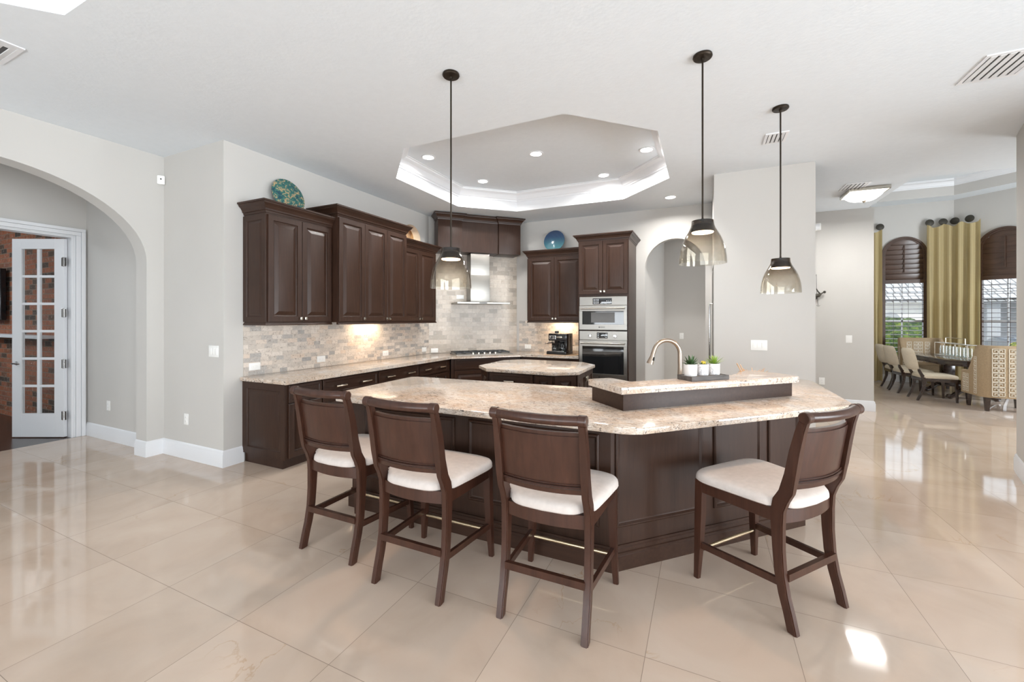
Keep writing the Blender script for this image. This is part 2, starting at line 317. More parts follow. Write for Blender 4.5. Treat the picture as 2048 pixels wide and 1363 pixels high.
# ------------------------------------------------------------------ mesh helpers
class B:
    def __init__(s): s.bm = bmesh.new(); s.mi = 0
    def face(s, vs):
        try:
            f = s.bm.faces.new(vs); f.material_index = s.mi; return f
        except ValueError: return None
    def quad(s, a, b, c, d): return s.face([s.bm.verts.new(p) for p in (a, b, c, d)])
    def poly(s, pts): return s.face([s.bm.verts.new(p) for p in pts])
    def box(s, x0, x1, y0, y1, z0, z1, bev=0, M=None):
        x0, x1 = sorted((x0, x1)); y0, y1 = sorted((y0, y1)); z0, z1 = sorted((z0, z1))
        v = [s.bm.verts.new((x, y, z)) for z in (z0, z1) for y in (y0, y1) for x in (x0, x1)]
        fs = [s.face([v[i] for i in q]) for q in ((0, 2, 3, 1), (4, 5, 7, 6), (0, 1, 5, 4), (2, 6, 7, 3), (0, 4, 6, 2), (1, 3, 7, 5))]
        if M is not None:
            for a in v: a.co = M @ a.co
        if bev:
            es = list({e for f in fs for e in f.edges})
            r = bmesh.ops.bevel(s.bm, geom=es, offset=bev, segments=2, affect='EDGES', profile=0.6)
            for f in r['faces']: f.material_index = s.mi
        return s
    def prism(s, pts, z0, z1, bev=0, seg=2, top_only=False):
        a = [s.bm.verts.new((p[0], p[1], z0)) for p in pts]; b = [s.bm.verts.new((p[0], p[1], z1)) for p in pts]
        n = len(pts); fs = []
        fs.append(s.face(b)); fs.append(s.face(a[::-1]))
        for i in range(n): fs.append(s.face([a[i], a[(i + 1) % n], b[(i + 1) % n], b[i]]))
        if bev:
            es = set(fs[0].edges) | (set() if top_only else set(fs[1].edges))
            r = bmesh.ops.bevel(s.bm, geom=list(es), offset=bev, segments=seg, affect='EDGES', profile=0.6)
            for f in r['faces']: f.material_index = s.mi
        return s
    def loops(s, ls, close=True, cap0=True, cap1=True):
        """skin a list of equal-length point loops"""
        vv = [[s.bm.verts.new(p) for p in l] for l in ls]
        n = len(ls[0])
        for a, b in zip(vv, vv[1:]):
            for i in range(n if close else n - 1):
                s.face([a[i], a[(i + 1) % n], b[(i + 1) % n], b[i]])
        if close and cap0: s.face(vv[0][::-1])
        if close and cap1: s.face(vv[-1])
        return s
    def lathe(s, prof, c=(0, 0, 0), n=24, axis='Z', M=None):
        ls = []
        for r, z in prof:
            r = max(r, 1e-4)
            l = [Vector((r * math.cos(2 * PI * i / n), r * math.sin(2 * PI * i / n), z)) for i in range(n)]
            if axis == 'X': l = [Vector((p.z, p.x, p.y)) for p in l]
            if axis == 'Y': l = [Vector((p.x, -p.z, p.y)) for p in l]
            if M is not None: l = [M @ p for p in l]
            ls.append([p + Vector(c) for p in l])
        return s.loops(ls)
    def tube(s, pts, r, n=10, caps=True):
        pts = [Vector(p) for p in pts]; rr = r if isinstance(r, (list, tuple)) else [r] * len(pts)
        ls = []; up = None
        for i, p in enumerate(pts):
            t = (pts[min(i + 1, len(pts) - 1)] - pts[max(i - 1, 0)]).normalized()
            if up is None:
                up = Vector((0, 0, 1)) if abs(t.z) < 0.9 else Vector((1, 0, 0))
            x = t.cross(up).normalized(); up = x.cross(t).normalized()
            ls.append([p + rr[i] * (math.cos(2 * PI * k / n) * x + math.sin(2 * PI * k / n) * up) for k in range(n)])
        return s.loops(ls, True, caps, caps)
    def bar(s, p, q, w, h):
        """rectangular bar from p to q, w across (horizontal), h tall"""
        p = Vector(p); q = Vector(q); t = (q - p).normalized()
        x = t.cross(Vector((0, 0, 1)))
        x = x.normalized() if x.length > 1e-3 else Vector((1, 0, 0)); u = x.cross(t).normalized()
        return s.loops([[c + a * x * w / 2 + b * u * h / 2 for a, b in ((-1, -1), (1, -1), (1, 1), (-1, 1))] for c in (p, q)])
    def nested(s, x0, x1, z0, z1, prof, y0=0.0):
        """raised/recessed rectangular front facing -Y: prof = [(inset, out)], starts at the back plane y0"""
        ls = [[(x0 + i, y0 - o, z0 + i), (x1 - i, y0 - o, z0 + i), (x1 - i, y0 - o, z1 - i), (x0 + i, y0 - o, z1 - i)] for i, o in prof]
        return s.loops(ls, True, True, True)
    def sweep(s, path, prof, closed=False):
        """sweep a (out, z) profile along a 2-D path; 'out' is to the right of travel"""
        P = [Vector(p) for p in path]; n = len(P); ls = []
        for i in range(n):
            d0 = (P[i] - P[i - 1]).normalized() if (i or closed) else None
            d1 = (P[(i + 1) % n] - P[i]).normalized() if (i < n - 1 or closed) else None
            d0 = d0 or d1; d1 = d1 or d0
            n0 = Vector((d0.y, -d0.x)); n1 = Vector((d1.y, -d1.x))
            m = (n0 + n1).normalized(); m = m / max(m.dot(n0), 0.2)
            ls.append([(P[i].x + m.x * o, P[i].y + m.y * o, z) for o, z in prof])
        if closed: ls.append(ls[0])
        return s.loops(ls, True, not closed, not closed)
    def grid(s, fn, nu, nv, uv=None):
        vv = [[s.bm.verts.new(fn(i / nu, j / nv)) for j in range(nv + 1)] for i in range(nu + 1)]
        lay = s.bm.loops.layers.uv.verify() if uv else None
        for i in range(nu):
            for j in range(nv):
                f = s.face([vv[i][j], vv[i + 1][j], vv[i + 1][j + 1], vv[i][j + 1]])
                if uv and f:
                    for l, (a, b) in zip(f.loops, ((i, j), (i + 1, j), (i + 1, j + 1), (i, j + 1))): l[lay].uv = uv(a / nu, b / nv)
        return s
    def build(s, name, mat, parent=None, loc=None, rot=None, kind=None, sharp=None, recalc=True, weld=False, **props):
        bm = s.bm
        if sharp is None: sharp = 13 if any(k in name for k in ('door', 'drawer', 'panel', 'moulding', 'crown', 'trim')) else 38
        if weld: bmesh.ops.remove_doubles(bm, verts=bm.verts, dist=1e-4)
        if recalc: bmesh.ops.recalc_face_normals(bm, faces=bm.faces)
        for f in bm.faces: f.smooth = True
        for e in bm.edges:
            e.smooth = e.is_manifold and e.calc_face_angle(PI) < R(sharp)
        me = bpy.data.meshes.new(name); bm.to_mesh(me); bm.free()
        for m in (mat if isinstance(mat, (list, tuple)) else [mat]): me.materials.append(MATS[m])
        o = bpy.data.objects.new(name, me); C.objects.link(o)
        if parent: o.parent = parent
        if loc: o.location = loc
        if rot is not None: o.rotation_euler = (0, 0, rot) if not isinstance(rot, tuple) else rot
        if kind: o['kind'] = kind
        for k, v in props.items(): o[k] = v
        return o

def thing(name, label, cat, loc=(0, 0, 0), rotz=0, group=None, rot=None):
    o = bpy.data.objects.new(name, None); C.objects.link(o); o.empty_display_size = 0.1
    o.location = loc; o.rotation_euler = rot if rot else (0, 0, rotz)
    o['label'] = label; o['category'] = cat
    if group: o['group'] = group
    return o
def tag(o, label, cat, group=None):
    o['label'] = label; o['category'] = cat
    if group: o['group'] = group
    return o
def dup(root, loc, rotz, label, group=None):
    r = root.copy(); C.objects.link(r); r.location = loc; r.rotation_euler = (0, 0, rotz); r['label'] = label
    if group: r['group'] = group
    for ch in list(root.children):
        c = ch.copy(); C.objects.link(c); c.parent = r
        for g in list(ch.children):
            d = g.copy(); C.objects.link(d); d.parent = c
    return r
def flat_holes(b, outer, holes, z, flip=False):
    loops_ = [[Vector((*p, z)) for p in outer]] + [[Vector((*p, z)) for p in h] for h in holes]
    allp = [p for l in loops_ for p in l]
    vs = [b.bm.verts.new(p) for p in allp]
    for t in tessellate_polygon(loops_):
        b.face([vs[i] for i in (t if not flip else t[::-1])])
def wall_panel(b, p, q, z0, z1, th, holes=()):
    """vertical wall from p to q (2-D), thickness th to the right of travel; holes = outlines in (along, z)"""
    p = Vector(p); q = Vector(q); L = (q - p).length; d = (q - p) / L; nrm = Vector((d.y, -d.x))
    outer = [(0, z0), (L, z0), (L, z1), (0, z1)]
    lo = [outer] + [list(h) for h in holes]
    l3 = [[Vector((a, z, 0)) for a, z in l] for l in lo]
    flat = [x for l in lo for x in l]
    W = lambda a, z, o: (p.x + d.x * a + nrm.x * o, p.y + d.y * a + nrm.y * o, z)
    v0 = [b.bm.verts.new(W(a, z, 0)) for a, z in flat]; v1 = [b.bm.verts.new(W(a, z, th)) for a, z in flat]
    for t in tessellate_polygon(l3):
        b.face([v0[i] for i in t]); b.face([v1[i] for i in t[::-1]])
    k = 0
    for l in lo:
        n = len(l)
        for i in range(n):
            a, c = k + i, k + (i + 1) % n
            b.face([v0[a], v0[c], v1[c], v1[a]])
        k += n
def arch_outline(a0, a1, zs, z0=0.0, n=20, rise=None):
    r = (a1 - a0) / 2; c = (a0 + a1) / 2; rise = rise or r
    pts = [(a0, z0), (a0, zs)]
    pts += [(c - r * math.cos(PI * i / n), zs + rise * math.sin(PI * i / n)) for i in range(1, n)]
    return pts + [(a1, zs), (a1, z0)]

# ------------------------------------------------------------------ the setting
H = 3.35
b = B(); flat_holes(b, [(-5.7, -4.6), (7, -4.6), (7, 13), (-5.7, 13)], [], 0)
b.build('floor', 'floor_tile', kind='structure')
b = B(); flat_holes(b, [(-7.32, 0.0), (-5.7, 0.0), (-5.7, 2.7), (-7.32, 2.7)], [], 0.0)
b.build('floor', 'floor_tile', kind='structure')
b = B(); b.box(-13, -7.32, -2.5, 2.7, -0.02, 0.0)
b.build('floor', 'dark_floor_wood', kind='structure')
OCT = [(-2.93, 3.55), (-1.13, 3.55), (-0.41, 4.26), (-0.41, 5.75), (-1.12, 6.47), (-2.90, 6.45), (-3.64, 5.76), (-3.64, 4.26)]
LIV = [(-3.50, 1.13), (-4.25, 0.38), (-4.25, -3.0), (-3.5, -3.75), (2.6, -3.75), (3.35, -3.0), (3.35, 0.38), (2.6, 1.13)]
ceil_outer = [(-5.7, -4.6), (6.1, -4.6), (6.1, 7.10), (2.46, 7.10), (2.46, 8.66), (2.46, 9.0), (-5.7, 9.0)]
b = B(); flat_holes(b, ceil_outer, [OCT, LIV], H)
b.build('ceiling', 'ceiling_paint', kind='structure')
def tray(P, z1, crown, wallmat='white_trim', h0=H):
    n = len(P)
    area2 = sum(P[i][0] * P[(i + 1) % n][1] - P[(i + 1) % n][0] * P[i][1] for i in range(n))
    Q = P if area2 < 0 else P[::-1]     # clockwise: right of travel is the inside
    b = B()
    for i in range(n):
        a, c = Q[i], Q[(i + 1) % n]
        b.quad((*a, h0), (*c, h0), (*c, z1), (*a, z1))
    b.build('trim_tray', wallmat, kind='structure')
    b = B(); b.poly([(p[0], p[1], z1) for p in Q]); b.build('ceiling', 'ceiling_paint', kind='structure')
    b = B(); b.sweep(Q, crown, closed=True); b.build('trim_crown', 'white_trim', kind='structure')
z1 = 3.65
crown = [(0, z1 - 0.14), (0.012, z1 - 0.14), (0.018, z1 - 0.118), (0.03, z1 - 0.112), (0.04, z1 - 0.09), (0.07, z1 - 0.05), (0.115, z1 - 0.028), (0.12, z1 - 0.012), (0.135, z1 - 0.01), (0.135, z1), (0, z1)]
tray(OCT, z1, crown)
tray(LIV, z1, crown, 'ceiling_paint')
# dining ceiling: high ring with its own tray
DZ = 4.27
DOCT = [(3.35, 12.5), (5.05, 12.5), (6.35, 11.2), (6.35, 8.9), (5.2, 7.75), (3.35, 7.75)]
b = B(); flat_holes(b, [(2.46, 7.10), (7.3, 7.10), (7.3, 13.1), (2.46, 13.1)], [DOCT], DZ); b.build('ceiling', 'ceiling_paint', kind='structure')
z2 = 4.62
crown2 = [(o * 1.1, z + (z2 - z1)) for o, z in crown]
tray(DOCT, z2, crown2, 'wall_paint', DZ)
b = B(); b.box(2.46, 7.3, 6.98, 7.095, H + 0.01, DZ + 0.02); b.box(2.36, 2.455, 6.98, 8.8, H + 0.01, DZ + 0.02)
b.build('wall_header', 'wall_paint', kind='structure')

# arch wall on the left (x = -5.56), opening toward the foyer
b = B()
hole = arch_outline(1.25 + 0.0, 2.44 + 0.0, 2.14, 0.0, 28, 0.80)
# travel +y starting at y=-4.6, so along = y + 4.6
AL = [(y + 4.6, z) for y, z in arch_outline(0.02, 2.44, 2.14, -0.01, 32, 0.80)]
wall_panel(b, (-5.56, 2.60), (-5.56, -4.6), -0.03, H, 0.22, [[(2.60 + 4.6 - a, z) for a, z in AL]])
b.build('wall_left', 'wall_paint', kind='structure')
b = B(); b.box(-5.78, -4.46, 2.60, 2.72, 0, H); b.build('wall_return', 'wall_paint', kind='structure')
# left kitchen wall with a small arched niche
b = B()
niche = [(y - 2.72, z) for y, z in arch_outline(5.36, 5.845, 2.86, 2.45, 16, 0.24)]
wall_panel(b, (-4.46, 6.2), (-4.46, 2.72), 0, H, 0.14, [[(3.48 - a, z) for a, z in niche]])
b.build('wall_kitchen_left', 'wall_paint', kind='structure')
b = B(); b.box(-4.76, -4.72, 5.2, 6.0, 2.3, 3.3); b.box(-4.76, -4.6, 5.2, 5.3, 2.3, 3.3); b.box(-4.76, -4.6, 5.9, 6.0, 2.3, 3.3)
b.build('wall_niche', 'niche_plaster', kind='structure')
b = B(); wall_panel(b, (-4.50, 6.04), (-3.23, 7.31), 0, H, -0.12); b.build('wall_corner', 'wall_paint', kind='structure')
# back wall with arched opening
b = B()
bh = [(x + 3.35, z) for x, z in arch_outline(-0.902, 0.02, 2.36, -0.01, 28, 0.475)]
wall_panel(b, (-3.35, 7.27), (0.9, 7.27), -0.03, H, -0.12, [bh]); b.build('wall_back', 'wall_paint', kind='structure')
b = B(); wall_panel(b, (-0.95, 7.39), (-0.72, 8.8), 0, H, -0.1); wall_panel(b, (-0.9, 8.8), (1.0, 8.8), 0, H, -0.1)
b.build('wall_pantry', 'wall_paint', kind='structure')
# stub wall to the right of the kitchen, refrigerator set into its side
b = B(); b.box(0.115, 1.177, 5.85, 6.0, 0, H); b.box(1.04, 1.177, 6.0, 7.4, 0, H); b.box(0.115, 1.177, 7.05, 7.4, 0, H); b.box(0.115, 1.177, 6.0, 7.4, 2.25, H)
b.build('wall_stub', 'wall_paint', kind='structure')
b = B(); b.box(0.9, 2.53, 8.66, 8.8, 0, H); b.build('wall_hall', 'wall_paint', kind='structure')
b = B(); b.box(2.41, 2.53, 8.8, 13.0, 0, DZ + 0.4); b.build('wall_dining_left', 'wall_paint', kind='structure')
# right wall end: softly rounded corner at the edge of the picture
b = B()
rp = [(3.10, 5.98), (2.93, 5.97), (2.845, 5.90), (2.80, 5.78), (2.76, 5.66), (2.68, 5.42), (2.62, 5.20), (2.60, 4.9), (2.75, 4.5), (3.1, 4.2), (6.1, 4.2), (6.1, 5.98)]
b.prism(rp[::-1], 0, H); b.build('wall_right', 'wall_paint', kind='structure', sharp=50)
bb = [(0, 0), (0.018, 0), (0.018, 0.125), (0.013, 0.135), (0.013, 0.150), (0.006, 0.165), (0, 0.170)]
b = B(); b.sweep(rp[0:11], bb) 
o = b.build('baseboard_right', 'white_trim', kind='structure', sharp=50)
# living-room shell behind the camera
b = B(); b.box(-5.7, 6.1, -4.62, -4.5, 2.75, H); b.box(-5.7, -4.3, -4.62, -4.5, 0, 2.75); b.box(1.9, 6.1, -4.62, -4.5, 0, 2.75); b.box(-4.3, 1.9, -4.7, -4.62, 0, 2.75)
b.build('wall_rear', 'wall_paint', kind='structure')
b = B()
y0s, y1s = -2.35, -2.06
wall_panel(b, (6.0, -4.6), (6.0, 4.3), 0, H, 0.08, [[(y + 4.6, z) for y, z in ((-1.99, 2.70), (-1.67, 2.70), (-1.67, 3.02), (-1.99, 3.02))]])
b.build('wall_side', 'wall_paint', kind='structure')
# foyer beyond the arch and the study beyond the door
b = B(); b.box(-7.35, -5.78, 2.58, 2.7, 0, H); b.build('wall_foyer', 'wall_paint', kind='structure')
b = B(); wall_panel(b, (-7.35, 2.70), (-7.35, -1.5), -0.03, H, 0.14, [[(2.70 - 2.44, -0.01), (2.70 - 2.44, 2.57), (2.70 - 0.9, 2.57), (2.70 - 0.9, -0.01)]])
b.box(-7.35, -5.78, -1.6, -1.5, 0, H)
b.build('wall_study', 'wall_paint', kind='structure')
b = B(); b.box(-7.35, -5.78, -1.5, 2.6, H, H + 0.05); b.box(-13, -7.4, -2.5, 2.7, H, H + 0.05); b.build('ceiling', 'ceiling_paint', kind='structure')
b = B(); b.box(-5.5, 0, 0, 0.1, 0, H)
b.build('wall_brick', 'red_brick', loc=(-7.5, 2.57, 0), kind='structure')
b = B(); b.box(-13.1, -13, -2.5, 2.7, 0, H); b.box(-13, -7.5, -2.6, -2.5, 0, H)
b.build('wall_study_far', 'wall_paint', kind='structure')
area('niche_puck', (-4.60, 5.60, 3.02), (0, 0, -1), 0.10, 0.10, 2.2, (1, 0.78, 0.52))
area('study_fill', (-10, 0.3, 3.25), (0, 0.25, -1), 2.4, 2, 120, DAY)  # unseen lamp added under the ceiling to brighten the study
area('foyer_fill', (-6.5, 0.2, 3.25), (0, 0.35, -1), 0.8, 0.8, 9, DAY)  # added ceiling-level lamp without a fixture, lights the foyer

# dining walls with two arched windows
WA = ((2.45, 13.0), (5.25, 13.0)); WBd = Vector((0.70711, -0.70711))
WB = (Vector((5.25, 13.0)), Vector((5.25, 13.0)) + WBd * 3.0)
def win_hole(c, w=0.83, z0=0.48, zs=3.05):
    return arch_outline(c - w / 2, c + w / 2, zs, z0, 20, 0.41)
b = B(); wall_panel(b, WA[0], WA[1], 0, DZ + 0.05, -0.15, [win_hole(4.362 - 2.45)]); b.build('wall_dining_back', 'wall_paint', kind='structure')
cB = (Vector((5.826, 12.424)) - WB[0]).length
b = B(); wall_panel(b, WB[0], WB[1], 0, DZ + 0.05, -0.15, [win_hole(cB, 0.83)]); b.build('wall_dining_bay', 'wall_paint', kind='structure')
b = B(); b.box(7.3, 7.4, 5.9, 11.0, 0, DZ + 0.05); b.box(6.0, 7.4, 5.9, 6.0, 0, DZ + .05); b.build('wall_dining_right', 'wall_paint', kind='structure')

def base(path, name):
    b = B(); b.sweep(path, bb); b.build(name, 'white_trim', kind='structure')
base([(-5.56, -4.4), (-5.56, 0.02), ][::1], 'baseboard_left')
base([(-5.78, 2.44), (-5.56, 2.44), (-5.56, 2.60), (-4.46, 2.60), (-4.46, 2.80)], 'baseboard_return')
base([(-7.33, 2.58), (-5.78, 2.58)], 'baseboard_foyer')
base([(-0.87, 8.8), (1.0, 8.8)], 'baseboard_pantry')
base([(-1.045, 7.27), (-0.902, 7.27)], 'baseboard_back')
base([(0.115, 7.27), (0.115, 7.06)], 'baseboard_stub')
base([(0.115, 6.0), (0.115, 5.85), (1.177, 5.85), (1.177, 7.4)], 'baseboard_stub')
base([(0.95, 8.66), (2.53, 8.66), (2.53, 13.0), (5.25, 13.0), (7.3, 10.95)], 'baseboard_hall')

# door casing around the study opening
b = B()
cs = [(0, 0), (0.012, 0), (0.022, 0.02), (0.022, 0.06), (0.034, 0.075), (0.034, 0.10), (0, 0.105)]
for sgn, ye in ((1, 2.455), (-1, 0.905)):
    for o0, o1, xx in ((0.0, 0.014, -7.332), (0.016, 0.064, -7.322), (0.066, 0.105, -7.310)):
        b.box(-7.35, xx, ye + sgn * o0, ye + sgn * o1, 0, 2.572 + o0, 0.003)
for o0, o1, xx in ((0.0, 0.014, -7.332), (0.016, 0.064, -7.322), (0.066, 0.105, -7.310)):
    b.box(-7.35, xx, 0.905 - o1, 2.455 + o1, 2.573 + o0, 2.573 + o1, 0.003)
b.box(-7.50, -7.336, 2.43, 2.454, 0, 2.556); b.box(-7.50, -7.336, 0.906, 2.454, 2.557, 2.571)
b.build('trim_1', 'white_trim', kind='structure')

# French door, swung open into the study
door = bpy.data.objects.new('door_1', None); C.objects.link(door); door.location = (-7.43, 2.425, 0.01)
door.rotation_euler = (0, 0, math.atan2(2.161 - 2.437, -8.016 + 7.42)); door['kind'] = 'structure'
b = B(); DW, DH = 0.665, 2.53
x0g, x1g = 0.125, 0.545; z0g, z1g = 0.30, 2.40
b.box(0, x0g, 0, 0.04, 0, DH, 0.003); b.box(x1g, DW, 0, 0.04, 0, DH, 0.003)
b.box(x0g, x1g, 0, 0.04, 0, z0g, 0.003); b.box(x0g, x1g, 0, 0.04, z1g, DH, 0.003)
xm = (x0g + x1g) / 2
b.box(xm - 0.018, xm + 0.018, 0.005, 0.035, z0g, z1g, 0.004)
for i in range(1, 6):
    z = z0g + (z1g - z0g) * i / 6; b.box(x0g, x1g, 0.006, 0.034, z - 0.016, z + 0.016, 0.004)
b.build('door_frame', 'white_trim', door)
b = B(); b.box(x0g, x1g, 0.018, 0.022, z0g, z1g); b.build('door_pane', 'window_glass', door)
b = B(); b.lathe([(0.028, 0), (0.028, 0.006), (0.012, 0.01), (0.010, 0.04)], (0.61, 0.04, 0.94), 16, 'Y', None)
b.tube([(0.61, 0.085, 0.94), (0.59, 0.088, 0.942), (0.52, 0.088, 0.935)], 0.008); b.lathe([(0.010, 0), (0.010, 0.05)], (0.61, 0.09, 0.94), 12, 'Y')
b.build('door_handle', 'chrome', door)
for z in (0.22, 0.88, 1.53, 2.18):
    b = B(); b.box(-0.035, 0.03, 0.038, 0.044, z, z + 0.11, 0.002); b.tube([(0, 0.046, z - 0.005), (0, 0.046, z + 0.115)], 0.008, 8); b.build('door_hinge', 'chrome', door)

# ------------------------------------------------------------------ wall plates, sensors
def plate_local(o, w, h, kind, n=1):
    """a plate facing local -Y centred on the origin"""
    b = B(); b.box(-w / 2, w / 2, -0.006, 0, -h / 2, h / 2, 0.002); b.build('cover_plate', 'white_plastic', o)
    if kind == 'switch':
        for i in range(n):
            cx = (i - (n - 1) / 2) * 0.047
            b = B(); b.box(cx - 0.017, cx + 0.017, -0.011, -0.005, -0.033, 0.033, 0.002); b.build('rocker', 'white_plastic', o)
    elif kind == 'outlet':
        for s in (-1, 1):
            b = B()
            if w > h: b.box(s * 0.021 - 0.014, s * 0.021 + 0.014, -0.009, -0.005, -0.016, 0.016, 0.003)
            else: b.box(-0.016, 0.016, -0.009, -0.005, s * 0.021 - 0.014, s * 0.021 + 0.014, 0.003)
            b.build('socket', 'white_plastic', o)
            b = B()
            for t in (-0.006, 0.006):
                if w > h: b.box(s * 0.021 - 0.004, s * 0.021 + 0.004, -0.0095, -0.0085, t - 0.001, t + 0.001)
                else: b.box(t - 0.001, t + 0.001, -0.0095, -0.0085, s * 0.021 - 0.004, s * 0.021 + 0.004)
            b.build('slot', 'socket_grey', o)
def plate(name, loc, rotz, w, h, kind, n, label, cat):
    o = thing(name, label, cat, loc, rotz); plate_local(o, w, h, kind, n); return o
plate('light_switch', (-4.62, 2.60, 1.182), 0, 0.165, 0.12, 'switch', 3, 'white three-rocker switch plate on the wall left of the base cabinets', 'light switch')
plate('wall_outlet', (-5.115, 2.60, 0.428), 0, 0.08, 0.12, 'outlet', 1, 'white wall outlet low on the return wall below the three-rocker switch', 'outlet')
plate('wall_outlet', (-6.765, 2.58, 0.433), 0, 0.08, 0.12, 'outlet', 1, 'white wall outlet on the foyer wall seen through the big left arch', 'outlet')
plate('light_switch', (0.608, 5.85, 1.197), 0, 0.175, 0.125, 'switch', 3, 'white three-rocker switch plate on the wide stub wall behind the bar', 'light switch')
plate('light_switch', (2.20, 8.66, 1.18), 0, 0.085, 0.125, 'switch', 1, 'white single rocker switch on the hall wall beside the dining room', 'light switch')
plate('wall_outlet', (1.83, 8.66, 0.455), 0, 0.08, 0.12, 'outlet', 1, 'white outlet low on the hall wall, just right of the stub wall', 'outlet')
plate('wall_outlet', (-0.40, 8.8, 1.18), 0, 0.075, 0.12, 'outlet', 1, 'white wall plate on the grey wall seen through the back arch', 'outlet')
for y, z, lb in ((2.915, 1.0, 'nearest the front end of the left counter'), (3.78, 1.005, 'second along the left mosaic backsplash'), (4.96, 0.99, 'third along the left mosaic backsplash'), (5.93, 0.982, 'at the far end of the left mosaic backsplash by the stove corner')):
    plate('backsplash_outlet', (-4.448, y, z), R(90), 0.125, 0.078, 'outlet', 1, 'white horizontal outlet ' + lb, 'outlet')
s2 = 0.70711
plate('backsplash_outlet', (-4.46 + (0.102 + 0.012) * s2 + 0.0, 6.08 + (0.102 - 0.012) * s2, 0.953), R(45), 0.125, 0.075, 'blank', 1, 'white plate on the pale subway tile at the left end behind the cooktop', 'outlet')
plate('backsplash_outlet', (-4.46 + (0.57 + 0.012) * s2, 6.08 + (0.57 - 0.012) * s2, 1.918), R(45), 0.135, 0.07, 'blank', 1, 'white plate high on the subway tile just left of the hood canopy', 'outlet')
plate('backsplash_outlet', (-3.03, 7.258, 0.993), 0, 0.13, 0.08, 'outlet', 1, 'white horizontal outlet on the mosaic left of the coffee maker', 'outlet')
plate('backsplash_outlet', (-2.10, 7.258, 0.985), 0, 0.11, 0.08, 'outlet', 1, 'white horizontal outlet on the mosaic right of the coffee maker', 'outlet')
o = thing('motion_sensor', 'small white motion sensor high in the corner right of the left arch', 'sensor', (-5.556, 2.575, 3.08), R(55))
b = B(); b.box(-0.035, 0.035, -0.03, 0.0, -0.05, 0.05, 0.012); b.build('sensor_body', 'white_plastic', o)
b = B(); b.lathe([(0.008, 0), (0.006, 0.004)], (0, -0.03, 0.008), 12, 'Y'); b.build('lens', 'marking_dark', o)
o = thing('door_chime', 'white rectangular chime box high on the hall wall', 'door chime', (1.70, 8.66, 3.09))
b = B(); b.box(-0.11, 0.11, -0.05, 0, -0.06, 0.06, 0.008); b.build('chime_body', 'white_plastic', o)
b = B(); b.box(-0.09, 0.09, -0.055, -0.05, -0.045, 0.045, 0.004); b.build('chime_cover', 'white_trim', o)
# climbing figurine on a rope
o = thing('climber_figurine', 'dark metal figurine of a climber on a thin rope, hung on the hall wall', 'figurine', (1.80, 8.60, 1.93))
b = B()
b.tube([(-0.10, 0, -0.02), (-0.04, -0.01, -0.015), (0.0, -0.01, 0.01)], [0.030, 0.034, 0.022], 10)
b.tube([(0.0, -0.01, 0.01), (0.035, -0.01, 0.035)], [0.012, 0.010], 8)
b.lathe([(0.001, -0.024), (0.016, -0.016), (0.022, 0), (0.016, 0.016), (0.001, 0.024)], (0.052, -0.01, 0.042), 12)
b.tube([(-0.01, -0.02, 0.015), (-0.045, -0.03, 0.055), (-0.062, -0.02, 0.10)], [0.012, 0.010, 0.008], 8)
b.tube([(0.0, 0.0, 0.0), (-0.02, -0.03, -0.035), (-0.045, -0.03, 0.0)], [0.012, 0.010, 0.008], 8)
b.tube([(-0.10, 0, -0.02), (-0.06, -0.03, -0.06), (-0.10, -0.02, -0.10)], [0.020, 0.015, 0.010], 8)
b.tube([(-0.10, 0, -0.02), (-0.15, -0.03, -0.03), (-0.17, 0.0, -0.09)], [0.020, 0.015, 0.010], 8)
b.build('climber_body', 'dark_iron', o)
b = B(); b.tube([(-0.062, -0.02, 0.34), (-0.06, -0.02, 0.1), (-0.055, -0.01, 0.0), (-0.035, -0.01, -0.19)], 0.003, 6)
b.tube([(-0.06, -0.02, 0.34), (-0.06, 0.06, 0.34)], 0.003, 6)
b.tube([(-0.06, -0.01, -0.185), (-0.035, -0.01, -0.198), (-0.01, -0.01, -0.185)], 0.003, 6); b.build('rope', 'dark_iron', o)

# ------------------------------------------------------------------ ceiling fixtures
def can(x, y, z, label, i):
    o = thing('recessed_light', label, 'recessed light', (x, y, z), 0, 'recessed ceiling lights')
    b = B(); b.lathe([(0.095, 0), (0.095, -0.006), (0.075, -0.008), (0.070, -0.003), (0.070, 0)], (0, 0, 0), 28); b.build('trim_ring', 'white_trim', o)
    b = B(); b.lathe([(0.069, -0.001), (0.069, -0.004)], (0, 0, 0), 28); b.build('lamp_disc', 'led', o)
    area('can_light', (0, 0, -0.02), (0, 0, -1), 0.12, 0.12, 23, (1, 0.98, 0.95), o, 'DISK', 158)
for i, (x, y, z, lb) in enumerate(((-3.30, 4.49, 3.65, 'round recessed light at the left end of the kitchen tray ceiling'), (-3.11, 5.63, 3.65, 'round recessed light at the far left of the kitchen tray above the hood'),
        (-1.967, 4.98, 3.65, 'round recessed light in the middle of the kitchen tray ceiling'), (-1.35, 6.146, 3.65, 'round recessed light at the far right corner of the tray'),
        (-0.657, 5.447, 3.65, 'round recessed light at the right end of the kitchen tray ceiling'), (-0.458, 6.66, 3.35, 'round recessed light in the flat ceiling outside the tray, near the back arch'))):
    can(x, y, z, lb, i)

